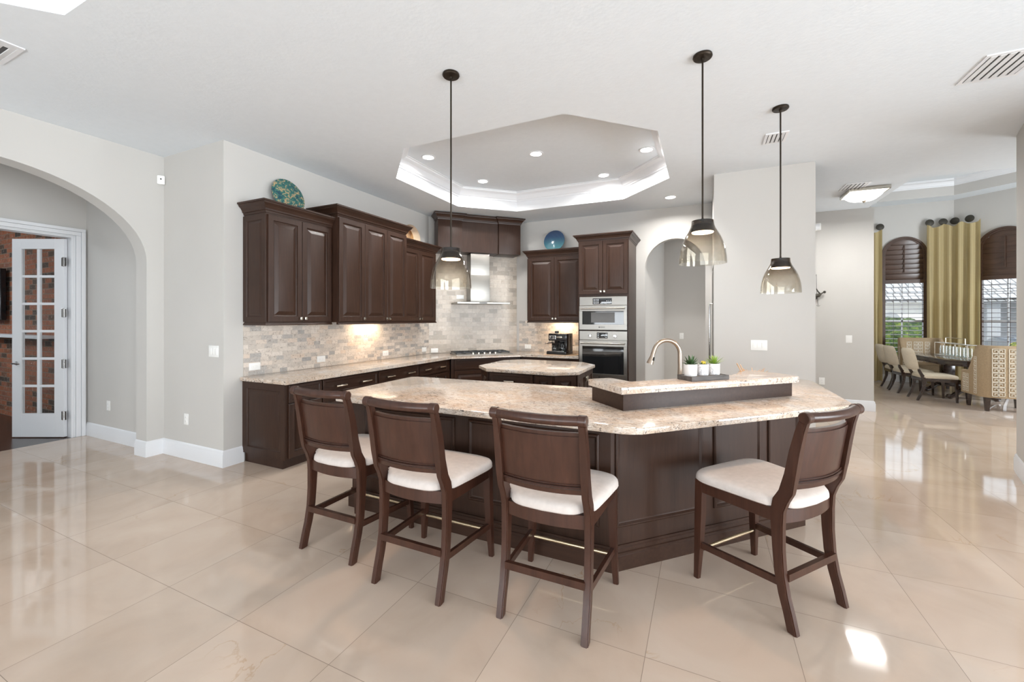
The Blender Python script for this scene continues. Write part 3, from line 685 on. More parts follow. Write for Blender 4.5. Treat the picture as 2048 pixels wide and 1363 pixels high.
def vent(name, x, y, w, d, label, n=6, square=False, rz=0):
    o = thing(name, label, 'ceiling vent', (x, y, H), rz)
    b = B(); fr = 0.025
    b.box(-w / 2, w / 2, -d / 2, -d / 2 + fr, -0.008, 0); b.box(-w / 2, w / 2, d / 2 - fr, d / 2, -0.008, 0)
    b.box(-w / 2, -w / 2 + fr, -d / 2 + fr, d / 2 - fr, -0.008, 0); b.box(w / 2 - fr, w / 2, -d / 2 + fr, d / 2 - fr, -0.008, 0)
    b.build('vent_frame', 'white_trim', o)
    b = B(); b.box(-w / 2 + fr, w / 2 - fr, -d / 2 + fr, d / 2 - fr, -0.001, 0.0); b.build('vent_backing', 'vent_shadow', o)
    b = B()
    for i in range(n):
        x = -w / 2 + fr + (w - 2 * fr) * (i + 0.5) / n
        b.bar((x, -d / 2 + fr, -0.008), (x, d / 2 - fr, -0.008), 0.7 * (w - 2 * fr) / n, 0.004)
    if square:
        b = B()
        for k in range(3):
            q = (w / 2 - fr) * (1 - k * 0.3)
            P = [(-q, -q), (q, -q), (q, q), (-q, q)]
            b.sweep(P, [(0.0, -0.004), (-0.03, -0.016), (-0.033, -0.012), (-0.004, 0.0)], closed=True)
    b.build('vent_slats', 'vent_white', o)
vent('ceiling_vent', 1.955, 4.20, 0.34, 0.40, 'large white louvred ceiling vent at the upper right edge', 6)
vent('ceiling_vent', 0.655, 4.92, 0.20, 0.27, 'small white ceiling vent just behind the rightmost pendant rod', 4)
vent('ceiling_vent', 1.89, 7.18, 0.28, 0.34, 'white ceiling vent beside the flush hall light', 5)
vent('ceiling_diffuser', -4.38, 0.96, 0.40, 0.40, 'square white stepped ceiling diffuser at the upper left edge', 6, True)

o = thing('flush_ceiling_light', 'glowing white square flush ceiling light with metal rails near the dining room', 'ceiling light', (2.08, 7.50, H), R(0))
b = B(); b.box(-0.23, 0.23, -0.23, -0.215, -0.05, 0, 0.003); b.box(-0.23, 0.23, 0.215, 0.23, -0.05, 0, 0.003); b.box(-0.23, -0.215, -0.215, 0.215, -0.05, 0, 0.003); b.box(0.215, 0.23, -0.215, 0.215, -0.05, 0, 0.003)
b.box(-0.2, 0.2, -0.2, 0.2, -0.01, 0)
b.build('rim', 'nickel', o)
b = B()
b.grid(lambda u, v: ((u - .5) * 0.43, (v - .5) * 0.43, -0.03 - 0.11 * (1 - (2 * u - 1) ** 4) * (1 - (2 * v - 1) ** 4)), 12, 12); b.build('glass_bowl', 'flush_glass', o)
b = B(); b.lathe([(0.001, -0.175), (0.012, -0.168), (0.018, -0.155), (0.03, -0.148), (0.03, -0.138)], (0, 0, 0), 16); b.build('finial', 'nickel', o)
area('flush_lamp', (0, 0, -0.19), (0, 0, -1), 0.35, 0.35, 42, (1, .98, .95), o)

# ------------------------------------------------------------------ pendants
def pendant(x, y, ztop, label):
    o = thing('pendant_light', label, 'pendant light', (x, y, H), 0, 'smoked glass pendants over the island')
    h = ztop - H
    b = B(); b.lathe([(0.001, 0), (0.062, 0), (0.064, -0.012), (0.058, -0.020), (0.012, -0.024), (0.010, -0.04)], (0, 0, 0), 28); b.build('ceiling_canopy', 'bronze', o)
    b = B(); b.tube([(0, 0, -0.02), (0, 0, h)], 0.0065, 10); b.build('rod', 'bronze', o)
    b = B(); b.lathe([(0.007, 0.02), (0.012, -0.010), (0.050, -0.020), (0.066, -0.030), (0.077, -0.070), (0.074, -0.078), (0.001, -0.078)], (0, 0, h), 28); b.build('lamp_cup', 'bronze', o)
    b = B(); b.lathe([(0.071, -0.0785), (0.068, -0.084), (0.001, -0.086)], (0, 0, h), 28); b.build('diffuser', 'led_warm', o)
    prof = [(0.071, 0.0), (0.0715, -0.015), (0.075, -0.036), (0.085, -0.060), (0.100, -0.087), (0.118, -0.120), (0.133, -0.158), (0.144, -0.200), (0.1505, -0.245), (0.1535, -0.297)]
    pr_in = [(r - 0.003, z) for r, z in prof[::-1]]
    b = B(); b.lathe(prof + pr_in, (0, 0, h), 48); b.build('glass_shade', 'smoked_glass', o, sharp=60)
    area('pendant_lamp', (0, 0, h - 0.10), (0, 0, -1), 0.13, 0.13, 5, (1.0, 0.66, 0.42), o, 'DISK', 150)
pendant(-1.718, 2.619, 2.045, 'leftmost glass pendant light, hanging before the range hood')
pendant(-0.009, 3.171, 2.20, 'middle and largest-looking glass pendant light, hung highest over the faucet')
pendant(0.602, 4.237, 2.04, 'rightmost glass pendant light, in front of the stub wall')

# ------------------------------------------------------------------ kitchen cabinets
DOOR = [(0, 0), (0, 0.018), (0.003, 0.021), (0.056, 0.021), (0.060, 0.009), (0.070, 0.006), (0.073, 0.006), (0.110, 0.0205), (0.113, 0.021)]
DRAW = [(0, 0), (0, 0.018), (0.003, 0.021), (0.030, 0.021), (0.035, 0.014), (0.040, 0.014)]
CROWN = [(0, 0), (0.006, 0), (0.010, 0.018), (0.020, 0.022), (0.022, 0.035), (0.036, 0.058), (0.060, 0.078), (0.064, 0.090), (0.074, 0.092), (0.074, 0.108), (0, 0.108)]
CAB = 'cabinet_wood'
ROT_L = Matrix.Rotation(R(-90), 4, 'Z')   # turns a front facing -Y into one facing -X
def with_M(b, M, fn):
    n0 = set(b.bm.verts); fn(b)
    for v in b.bm.verts:
        if v not in n0: v.co = M @ v.co
def knob(parent, x, z, y=-0.021):
    b = B(); b.lathe([(0.006, 0), (0.005, 0.014)], (x, y, z), 10, 'Y'); b.box(x - 0.016, x + 0.016, y - 0.028, y - 0.013, z - 0.016, z + 0.016, 0.003)
    b.build('knob', 'nickel', parent)
def pull(parent, x, z, y=-0.021, w=0.15):
    b = B()
    for s in (-1, 1):
        b.box(x + s * (w / 2 - 0.010) - 0.009, x + s * (w / 2 - 0.010) + 0.009, y - 0.028, y, z - 0.009, z + 0.009, 0.002)
    b.tube([(x - w / 2, y - 0.026, z), (x - w / 4, y - 0.031, z), (x, y - 0.033, z), (x + w / 4, y - 0.031, z), (x + w / 2, y - 0.026, z)], [0.0105, 0.009, 0.0105, 0.009, 0.0105], 8)
    b.build('handle', 'nickel', parent)
def cdoor(o, x0, x1, z0, z1, knob_at=None, mat=CAB, prof=None):
    g = 0.0015
    b = B(); b.nested(x0 + g, x1 - g, z0 + g, z1 - g, prof or DOOR)
    d = b.build('cabinet_door', mat, o)
    if knob_at: knob(d, knob_at[0], knob_at[1])
    return d
def cdrawer(o, x0, x1, z0, z1, pulls=()):
    g = 0.0015
    b = B(); b.nested(x0 + g, x1 - g, z0 + g, z1 - g, DRAW)
    d = b.build('drawer', 'cabinet_wood_horizontal', o)
    for px in pulls: pull(d, px, (z0 + z1) / 2)
    return d
def upper(label, loc, rotz, w, depth, z0, z1, doors, end_left=False, path=None, ends=(0, 0)):
    o = thing('upper_cabinet', label, 'kitchen cabinet', loc, rotz)
    b = B(); b.box(0, w, 0, depth, z0, z1); b.build('cabinet_body', CAB, o)
    n = len(doors)
    for i, (xa, xb, k) in enumerate(doors):
        kx = xb - 0.028 if k == 'r' else xa + 0.028
        cdoor(o, xa, xb, z0 + 0.008, z1 - 0.035, (kx, z0 + 0.045))
    if end_left:
        b = B(); with_M(b, Matrix.Translation((0, 0, 0)) @ ROT_L, lambda q: q.nested(-depth + 0.0, -0.0, z0 + 0.008, z1 - 0.035, [(0, 0), (0, 0.012), (0.055, 0.012), (0.061, 0.004), (0.068, 0.003), (0.09, 0.010)]))
        b.build('end_panel', CAB, o)
    b = B(); b.sweep(path or [(0, depth), (0, 0), (w, 0), (w, depth)], [(p[0] + 0.0, z1 - 0.02 + p[1] * 1.12) for p in CROWN]); b.build('crown_moulding', 'cabinet_wood_horizontal', o)
    b = B(); b.box(0.0, w, -0.0, depth, z1 - 0.01, z1 + 0.09); b.build('crown_filler', CAB, o)
    rp_ = ([(0, depth)] if ends[0] else []) + [(0, 0), (w, 0)] + ([(w, depth)] if ends[1] else [])
    if True:
        b = B(); b.sweep(rp_, [(-0.02, z0 - 0.028), (0.010, z0 - 0.028), (0.014, z0 - 0.020), (0.006, z0 - 0.008), (0.006, z0), (-0.02, z0)])
        b.build('light_rail', 'cabinet_wood_horizontal', o)
    return o
Z0 = 1.478
upper('dark wood two-door wall cabinet at the left end, with the mosaic plate on top', (-4.098, 2.806, 0), R(90), 0.828, 0.355, Z0, 2.64,
      [(0.012, 0.41, 'r'), (0.412, 0.815, 'l')], True, [(0, 0.355), (0, 0), (0.828, 0)], (1, 0))
upper('taller dark wood three-door wall cabinet standing forward in the middle of the left run', (-3.999, 3.636, 0), R(90), 1.258, 0.455, Z0, 2.78,
      [(0.006, 0.426, 'r'), (0.426, 0.842, 'r'), (0.842, 1.252, 'l')], False, [(0, 0.455), (0, 0), (1.258, 0), (1.258, 0.455)])
upper('narrow low dark wood two-door wall cabinet at the far end of the left run', (-4.098, 4.896, 0), R(90), 0.885, 0.355, Z0, 2.63,
      [(0.006, 0.43, 'r'), (0.43, 0.868, 'l')], False, [(0, 0), (0.885, 0), (0.885, 0.355)], (0, 1))
upper('dark wood two-door wall cabinet over the coffee maker, blue plate on top', (-2.875, 6.88, 0), 0, 1.035, 0.385, Z0, 2.63,
      [(0.01, 0.505, 'r'), (0.505, 1.0, 'l')], True, [(0, 0.385), (0, 0), (1.035, 0)], (1, 0))

# under-cabinet lights
for loc, rz, lb in (((-4.27, 4.55, Z0 - 0.004), R(90), 'slim glowing light bar under the tall middle wall cabinet'), ((-2.32, 7.06, Z0 - 0.004), 0, 'slim glowing light bar under the wall cabinet over the coffee maker')):
    o = thing('under_cabinet_light', lb, 'light bar', loc, rz)
    b = B(); b.box(-0.25, 0.25, -0.03, 0.03, -0.018, 0, 0.003); b.build('housing', 'white_plastic', o)
    b = B(); b.box(-0.24, 0.24, -0.022, 0.022, -0.022, -0.018); b.build('diffuser', 'led_warm', o)
    area('under_cabinet_lamp', (0, 0.05, -0.03), (0, 0.35, -1), 0.42, 0.04, 3.2, (1, 0.76, 0.50), o)

CT = 0.863
def base_unit(label, loc, rotz, w, depth, layout, end_left=False):
    o = thing('base_cabinet', label, 'kitchen cabinet', loc, rotz)
    b = B(); b.box(0, w, 0, depth, 0.105, CT); b.build('cabinet_body', CAB, o)
    b = B(); b.box(0.015 if end_left else 0, w, 0.07, depth, 0, 0.105); b.build('toe_kick', CAB, o)
    if end_left:
        b = B(); with_M(b, ROT_L, lambda q: q.nested(-depth, 0.0, 0.105, CT - 0.004, [(0, 0), (0, 0.014), (0.07, 0.014), (0.077, 0.005), (0.085, 0.004), (0.12, 0.012)]))
        b.build('end_panel', CAB, o)
    for it in layout:
        if it[0] == 'drawer': cdrawer(o, *it[1:5], it[5])
        else: cdoor(o, *it[1:5], it[5])
    return o
DT, DB = 0.852, 0.672
base_unit('dark wood base cabinet at the left end with raised end panel and one drawer', (-3.79, 2.803, 0), R(90), 0.42, 0.665,
          [('drawer', 0.02, 0.415, DB, DT, (0.24,)), ('door', 0.02, 0.415, 0.115, DB - 0.01, None)], True)
base_unit('dark wood base cabinet second from the left end, wide drawer with two pulls', (-3.79, 3.225, 0), R(90), 0.85, 0.665,
          [('drawer', 0.005, 0.845, DB, DT, (0.24, 0.63)), ('door', 0.005, 0.425, 0.115, DB - 0.01, (0.395, 0.60)), ('door', 0.425, 0.845, 0.115, DB - 0.01, (0.455, 0.60))])
base_unit('dark wood base cabinet third from the left end, wide drawer with two pulls', (-3.79, 4.077, 0), R(90), 0.84, 0.665,
          [('drawer', 0.005, 0.835, DB, DT, (0.21, 0.63)), ('door', 0.005, 0.42, 0.115, DB - 0.01, (0.39, 0.60)), ('door', 0.42, 0.835, 0.115, DB - 0.01, (0.45, 0.60))])
base_unit('dark wood base cabinet fourth from the left end, next to the cooktop corner', (-3.79, 4.92, 0), R(90), 0.82, 0.665,
          [('drawer', 0.005, 0.74, DB, DT, (0.17, 0.56)), ('door', 0.005, 0.372, 0.115, DB - 0.01, (0.345, 0.61)), ('door', 0.372, 0.74, 0.115, DB - 0.01, (0.40, 0.61))])
base_unit('angled dark wood base cabinet under the cooktop in the corner', (-3.79 + 0.010, 5.76, 0), R(45), 1.22, 0.60,
          [('drawer', 0.05, 1.17, DB, DT, ()), ('door', 0.05, 0.61, 0.115, DB - 0.01, None), ('door', 0.61, 1.17, 0.115, DB - 0.01, None)])
base_unit('dark wood base cabinet under the coffee maker', (-2.885, 6.62, 0), 0, 1.045, 0.645,
          [('drawer', 0.05, 1.03, DB, DT, ()), ('door', 0.05, 0.54, 0.115, DB - 0.01, None), ('door', 0.54, 1.03, 0.115, DB - 0.01, None)])
b = B(); b.prism([(-4.455, 2.765), (-3.745, 2.765), (-3.745, 5.72), (-2.885, 6.58), (-1.838, 6.58), (-1.838, 7.265), (-3.262, 7.265), (-4.455, 6.072)], CT, 0.903, 0.007)
tag(b.build('kitchen_countertop', 'granite'), 'speckled granite worktop along the left wall, cooktop corner and back wall', 'countertop')

# backsplashes
b = B(); b.box(0, 3.28, 0, 0.01, 0, 0.58); b.build('trim_backsplash', 'mosaic_stone', loc=(-4.449, 2.80, 0.9035), rot=R(90), kind='structure')
b = B(); b.box(0, 1.375, 0, 0.01, 0, 0.58); b.build('trim_backsplash', 'mosaic_stone', loc=(-3.215, 7.259, 0.9035), kind='structure')
b = B(); b.box(0, 1.675, 0, 0.010, 0, 1.86); b.build('trim_backsplash', 'travertine_subway', loc=(-4.452, 6.076, 0.9035), rot=R(45), kind='structure')

# mantel-like wood cover over the hood
HO = (-4.46, 6.08, 0); HR = R(45)
o = thing('hood_cover', 'dark wood hood cover with projecting ends, close to the ceiling over the range hood', 'range hood cover', HO, HR)
b = B(); b.box(0.52, 1.20, -0.345, -0.015, 2.69, 3.24); b.build('centre_panel', CAB, o)
for n_, xa, xb in (('side_block', 0.10, 0.52), ('side_block', 1.195, 1.61)):
    b = B(); b.box(xa, xb, -0.385, -0.015, 2.685, 3.24, 0.003); b.build(n_, CAB, o)
path = [(0.10, -0.10), (0.10, -0.385), (0.52, -0.385), (0.52, -0.345), (1.195, -0.345), (1.195, -0.385), (1.61, -0.385), (1.61, -0.10)]
b = B(); b.sweep(path, [(p[0] * 0.95, 3.225 + p[1] * 1.05) for p in CROWN]); b.build('crown_moulding', 'cabinet_wood_horizontal', o)
o = thing('range_hood', 'stainless steel chimney range hood with thin flat canopy above the cooktop', 'range hood', HO, HR)
b = B(); b.box(0.69, 1.045, -0.31, -0.015, 1.825, 2.30, 0.004); b.box(0.695, 1.04, -0.305, -0.015, 2.30, 2.684, 0.002); b.build('chimney', 'steel', o)
b = B()
b.loops([[(x, y, z) for x, y in ((x0, y0), (x1, y0), (x1, -0.015), (x0, -0.015))] for x0, x1, y0, z in ((0.41, 1.365, -0.50, 1.782), (0.41, 1.365, -0.50, 1.808), (0.44, 1.335, -0.47, 1.812), (0.67, 1.065, -0.33, 1.832))])
b.build('canopy', 'steel', o)
b = B(); b.box(0.80, 0.94, -0.503, -0.50, 1.787, 1.803); b.build('control_strip', 'marking_dark', o)
# cooktop
o = thing('gas_cooktop', 'low stainless gas cooktop with black grates on the corner counter', 'cooktop', (-4.46, 6.08, 0.903), HR)
b = B(); b.box(0.36, 1.36, -0.66, -0.12, 0.0, 0.014, 0.004); b.build('cooktop_base', 'steel', o)
for i in range(3):
    xa = 0.375 + i * 0.325
    b = B()
    for y in (-0.53, -0.335, -0.14): b.box(xa, xa + 0.32, y - 0.006, y + 0.006, 0.026, 0.042)
    for x in (xa + 0.006, xa + 0.16, xa + 0.314): b.box(x - 0.006, x + 0.006, -0.536, -0.134, 0.026, 0.042)
    for x in (xa + 0.01, xa + 0.31):
        for y in (-0.525, -0.145): b.box(x - 0.007, x + 0.007, y - 0.007, y + 0.007, 0.013, 0.03)
    b.build('grate', 'black_metal', o)
    for y in (-0.43, -0.24):
        b = B(); b.lathe([(0.045, 0.013), (0.045, 0.022), (0.03, 0.026), (0.001, 0.026)], (xa + 0.16, y, 0), 16); b.build('burner', 'black_metal', o)
for i in range(5):
    b = B(); b.lathe([(0.020, 0.013), (0.018, 0.040), (0.001, 0.041)], (0.66 + i * 0.10, -0.60, 0), 14); b.build('control_knob', 'nickel', o)

# oven tower
o = thing('oven_cabinet', 'tall dark wood oven cabinet with two upper doors and crown, right of the coffee maker', 'kitchen cabinet', (-1.834, 6.5, 0))
TW = 0.789
b = B(); b.box(0, 0.02, 0, 0.762, 0.10, 2.76); b.box(TW - 0.02, TW, 0, 0.762, 0.10, 2.76); b.box(0.02, TW - 0.02, 0.60, 0.762, 0.1, 2.76)
b.box(0.02, TW - 0.02, 0, 0.6, 1.872, 2.76); b.box(0.02, TW - 0.02, 0, 0.6, 0.10, 0.516); b.box(0.02, TW - 0.02, 0.01, 0.6, 1.332, 1.341)
b.box(0.0, TW, 0.07, 0.762, 0, 0.1)
b.build('cabinet_body', CAB, o)
cdoor(o, 0.008, 0.392, 1.905, 2.745, (0.366, 1.95)); cdoor(o, 0.395, 0.780, 1.905, 2.745, (0.421, 1.95))
cdrawer(o, 0.008, 0.780, 0.12, 0.50, (0.39,))
b = B(); b.sweep([(0, 0.762), (0, 0), (TW, 0), (TW, 0.762)], [(p[0], 2.745 + p[1]) for p in CROWN]); b.build('crown_moulding', 'cabinet_wood_horizontal', o)
b = B(); b.box(0, TW, 0, 0.762, 2.755, 2.83); b.build('crown_filler', CAB, o)
def brand(parent, x, z, y):
    b = B()
    b.lathe([(0.0095, 0), (0.0095, 0.0012), (0.007, 0.0012), (0.007, 0)], (x - 0.052, y, z), 14, 'Y'); b.build('logo_emblem', 'marking_dark', parent)
    cu = bpy.data.curves.new('logo_lettering', 'FONT'); cu.body = 'BOSCH'; cu.size = 0.020; cu.extrude = 0.0006; cu.align_y = 'CENTER'; cu.space_character = 1.1
    cu.offset = 0.0006
    tmp = bpy.data.objects.new('lettering_source', cu); C.objects.link(tmp)
    me = bpy.data.meshes.new_from_object(tmp.evaluated_get(bpy.context.evaluated_depsgraph_get())); me.name = 'logo_lettering'
    bpy.data.objects.remove(tmp); me.materials.clear(); me.materials.append(MATS['marking_dark'])
    t = bpy.data.objects.new('logo_lettering', me); C.objects.link(t)
    t.parent = parent; t.location = (x - 0.034, y - 0.0004, z); t.rotation_euler = (R(90), 0, 0)
m = thing('microwave_oven', 'stainless built-in microwave with black keypad, above the wall oven', 'microwave', (-1.812, 6.5, 1.345))
W_ = 0.745
b = B(); b.box(0, W_, -0.004, 0.5, 0, 0.523, 0.002); b.build('oven_body', 'steel', m)
b = B(); b.box(0, W_, -0.020, -0.004, 0.385, 0.521, 0.004); p = b.build('control_panel', 'steel', m)
b = B(); b.box(0.215, 0.515, -0.0235, -0.020, 0.402, 0.495, 0.001); b.build('keypad', 'black_glass', p)
b = B()
for i in range(3):
    for j in range(4): b.box(0.232 + i * 0.030, 0.246 + i * 0.030, -0.0242, -0.0234, 0.413 + j * 0.020, 0.421 + j * 0.020)
for i in range(8): b.box(0.330 + i * 0.021, 0.340 + i * 0.021, -0.0242, -0.0234, 0.413, 0.421)
for i in range(3): b.box(0.43 + i * 0.028, 0.442 + i * 0.028, -0.0242, -0.0234, 0.45, 0.456)
b.build('keypad_marks', 'display_white', p)
b = B()
b.box(0, W_, -0.030, -0.005, 0.0, 0.085, 0.003); b.box(0, W_, -0.030, -0.005, 0.295, 0.378, 0.003); b.box(0, 0.048, -0.030, -0.005, 0.085, 0.295); b.box(W_ - 0.048, W_, -0.030, -0.005, 0.085, 0.295)
d = b.build('oven_door', 'steel', m)
b = B(); b.box(0.048, W_ - 0.048, -0.026, -0.010, 0.085, 0.295); b.build('door_glass', 'black_glass', d)
b = B(); b.box(0.19, 0.56, -0.0268, -0.026, 0.115, 0.275); b.build('window_mesh', 'vent_shadow', d)
b = B(); b.tube([(0.03, -0.068, 0.335), (W_ - 0.03, -0.068, 0.335)], 0.0145, 14)
for x in (0.05, W_ - 0.05): b.box(x - 0.01, x + 0.01, -0.065, -0.028, 0.325, 0.345)
b.build('handle', 'steel', d); brand(d, W_ / 2, 0.042, -0.0305)
m = thing('wall_oven', 'stainless built-in wall oven with two round knobs, below the microwave', 'oven', (-1.812, 6.5, 0.522))
b = B(); b.box(0, W_, -0.004, 0.5, 0, 0.806, 0.002); b.build('oven_body', 'steel', m)
b = B(); b.box(0, W_, -0.020, -0.004, 0.665, 0.804, 0.004); p = b.build('control_panel', 'steel', m)
b = B(); b.box(0.28, 0.450, -0.0235, -0.020, 0.690, 0.782, 0.001); b.build('display', 'black_glass', p)
b = B()
for x in (0.292, 0.418):
    for j in range(3): b.box(x, x + 0.020, -0.0242, -0.0234, 0.704 + j * 0.026, 0.710 + j * 0.026)
b.box(0.345, 0.390, -0.0242, -0.0234, 0.732, 0.738); b.build('display_marks', 'display_white', p)
for x in (0.172, 0.563):
    b = B(); b.lathe([(0.028, 0), (0.027, 0.018), (0.022, 0.030), (0.001, 0.031)], (x, -0.020, 0.728), 20, 'Y'); b.box(x - 0.005, x + 0.005, -0.058, -0.048, 0.703, 0.753, 0.002); b.build('oven_knob', 'chrome', p)
b = B()
b.box(0, W_, -0.030, -0.005, 0.0, 0.135, 0.003); b.box(0, W_, -0.030, -0.005, 0.565, 0.655, 0.003); b.box(0, 0.048, -0.030, -0.005, 0.135, 0.565); b.box(W_ - 0.048, W_, -0.030, -0.005, 0.135, 0.565)
d = b.build('oven_door', 'steel', m)
b = B(); b.box(0.048, W_ - 0.048, -0.026, -0.010, 0.135, 0.565); b.build('door_glass', 'black_glass', d)
b = B(); b.tube([(0.03, -0.068, 0.612), (W_ - 0.03, -0.068, 0.612)], 0.0145, 14)
for x in (0.05, W_ - 0.05): b.box(x - 0.01, x + 0.01, -0.065, -0.028, 0.602, 0.622)
b.build('handle', 'steel', d); brand(d, W_ / 2, 0.085, -0.0305)

# refrigerator in the side of the stub wall
o = thing('refrigerator', 'stainless refrigerator seen edge-on with a long handle, beside the stub wall', 'refrigerator', (0.13, 6.02, 0))
b = B(); b.box(0, 0.88, 0, 1.0, 0.02, 2.2, 0.004); b.build('fridge_body', 'steel', o)
for y0_, y1_ in ((0.01, 0.49), (0.51, 0.99)):
    b = B(); b.box(-0.02, 0, y0_, y1_, 0.1, 2.18, 0.004); b.build('fridge_door', 'steel', o)
b = B(); b.tube([(-0.012, 0.24, 1.72), (-0.055, 0.24, 1.72), (-0.060, 0.24, 1.68), (-0.060, 0.24, 0.75), (-0.012, 0.24, 0.72)], 0.011, 10); b.build('handle', 'chrome', o)

# plates on the cabinets
def dish(name, loc, rz, tilt, r, mat, label):
    o = thing(name, label, 'decorative plate', loc, 0, rot=(tilt, 0, rz))
    b = B(); b.lathe([(0.001, 0.022), (r * 0.55, 0.018), (r * 0.93, 0.0), (r, -0.002), (r, 0.004), (r * 0.93, 0.006), (r * 0.55, 0.026), (0.001, 0.030)][::-1], (0, 0, r), 48, 'Y')
    b.build('plate_dish', mat, o)
    return o
dish('decorative_plate', (-4.325, 3.27, 2.742), R(90), R(-14), 0.205, 'mosaic_plate', 'round green and gold mosaic plate leaning on top of the left wall cabinet')
dish('decorative_plate', (-2.45, 7.05, 2.735), 0, R(-12), 0.195, 'blue_plate', 'round blue and teal glass plate on the cabinet over the coffee maker')

# coffee maker on its mat
o = thing('coffee_mat', 'thin brown mat under the coffee maker', 'mat', (-2.24, 6.84, 0.903))
b = B(); b.box(-0.26, 0.30, -0.17, 0.17, 0, 0.005, 0.001); b.build('mat_sheet', 'twig_wood', o)
o = thing('coffee_maker', 'black combination coffee and espresso machine on the back counter', 'coffee maker', (-2.26, 6.86, 0.908), R(-4))
b = B(); b.box(-0.19, 0.17, -0.16, 0.16, 0, 0.055, 0.008); b.build('machine_base', 'black_plastic', o)
b = B(); b.box(-0.17, 0.17, 0.02, 0.16, 0.055, 0.36, 0.010); b.box(-0.17, 0.17, -0.13, 0.06, 0.235, 0.36, 0.018); b.box(0.13, 0.17, -0.13, 0.05, 0.055, 0.25, 0.008); b.build('housing', 'black_plastic', o)
b = B(); b.box(-0.145, -0.03, -0.134, -0.128, 0.262, 0.325, 0.002); b.build('control_panel', 'chrome', o)
b = B(); b.box(-0.138, -0.037, -0.137, -0.133, 0.268, 0.318, 0.002); b.build('button_panel', 'black_plastic', o)
b = B()
for i in range(2):
    for j in range(2): b.box(-0.085 + i * 0.022, -0.07 + i * 0.022, -0.139, -0.136, 0.276 + j * 0.02, 0.286 + j * 0.02)
b.lathe([(0.011, 0), (0.010, 0.006)], (-0.12, -0.136, 0.30), 14, 'Y'); b.build('button', 'chrome', o)
b = B(); b.box(-0.015, 0.085, -0.136, -0.130, 0.282, 0.312, 0.004); b.build('name_badge', 'nickel', o)
b = B(); b.lathe([(0.030, 0.19), (0.034, 0.235)], (-0.085, -0.06, 0), 18); b.tube([(-0.085, -0.07, 0.20), (-0.15, -0.16, 0.195), (-0.20, -0.215, 0.188)], [0.010, 0.012, 0.014], 10); b.build('portafilter', 'chrome', o)
b = B(); b.tube([(-0.165, -0.06, 0.23), (-0.19, -0.08, 0.20), (-0.195, -0.09, 0.12)], 0.006, 8); b.build('steam_wand', 'chrome', o)
b = B(); b.lathe([(0.001, 0.056), (0.045, 0.058), (0.052, 0.08), (0.050, 0.12), (0.036, 0.15), (0.034, 0.155), (0.001, 0.156)], (-0.075, -0.07, 0), 20); c_ = b.build('milk_carafe', 'clear_glass', o)
b = B(); b.lathe([(0.001, 0.056), (0.056, 0.058), (0.062, 0.09), (0.058, 0.15), (0.048, 0.185), (0.001, 0.19)], (0.06, -0.07, 0), 22); c_ = b.build('coffee_carafe', 'clear_glass', o)
b = B(); b.tube([(0.115, -0.09, 0.17), (0.125, -0.15, 0.165), (0.12, -0.155, 0.10), (0.10, -0.11, 0.09)], 0.008, 8); b.build('handle', 'black_plastic', c_)
b = B(); b.lathe([(0.050, 0.185), (0.052, 0.20), (0.04, 0.212), (0.001, 0.214)], (0.06, -0.07, 0), 20); b.build('lid', 'black_plastic', c_)
b = B(); b.lathe([(0.036, 0.36), (0.036, 0.395), (0.030, 0.40), (0.001, 0.40)], (-0.075, 0.03, 0), 20); b.build('tank_cap', 'black_metal', o)
b = B(); b.box(-0.17, 0.13, -0.164, -0.05, 0.055, 0.062, 0.001); b.build('drip_tray', 'chrome', o)

# ------------------------------------------------------------------ prep island
PT = [(-2.71, 4.80), (-2.46, 4.54), (-1.57, 4.51), (-1.32, 4.70), (-1.33, 5.52), (-1.56, 5.79), (-2.51, 5.79), (-2.72, 5.55)]
cx_, cy_ = -2.02, 5.16
def shrink(P, d):
    n = len(P); out = []
    for i in range(n):
        a, c, e = Vector(P[i - 1]), Vector(P[i]), Vector(P[(i + 1) % n])
        d0 = (c - a).normalized(); d1 = (e - c).normalized()
        n0 = Vector((-d0.y, d0.x)); n1 = Vector((-d1.y, d1.x)); m = (n0 + n1).normalized(); m /= m.dot(n0)
        out.append(tuple(c + m * d))
    return out
PB = shrink(PT, 0.045)
o = thing('prep_island', 'small dark wood octagonal prep island base behind the big island', 'kitchen island', (0, 0, 0))
b = B(); b.prism(PB, 0.10, CT); b.build('cabinet_body', CAB, o)
b = B(); b.prism(shrink(PB, 0.05), 0, 0.10); b.build('toe_kick', CAB, o)
def on_edge(P, i):
    a = Vector(P[i]); c = Vector(P[(i + 1) % len(P)]); L = (c - a).length
    return Matrix.Translation((a.x, a.y, 0)) @ Matrix.Rotation(math.atan2(c.y - a.y, c.x - a.x), 4, 'Z'), L
def child_panel(o, M, name, mat, fn):
    b = B(); with_M(b, M, fn); return b.build(name, mat, o)
M, L = on_edge(PB, 1)
d = child_panel(o, M, 'drawer', 'cabinet_wood_horizontal', lambda q: q.nested(0.03, 0.60, 0.67, 0.852, DRAW))
b = B(); n0 = None
def _pull(q, x=0.30, z=0.762):
    y = -0.021; w = 0.13
    for s in (-1, 1): q.box(x + s * (w / 2 - 0.010) - 0.009, x + s * (w / 2 - 0.010) + 0.009, y - 0.028, y, z - 0.009, z + 0.009, 0.002)
    q.tube([(x - w / 2, y - 0.026, z), (x, y - 0.033, z), (x + w / 2, y - 0.026, z)], 0.009, 8)
child_panel(d, M, 'handle', 'nickel', _pull)
child_panel(o, M, 'cabinet_door', CAB, lambda q: q.nested(0.03, 0.60, 0.115, 0.66, DOOR))
child_panel(o, M, 'side_panel', CAB, lambda q: q.nested(0.63, L - 0.01, 0.115, 0.85, DOOR))
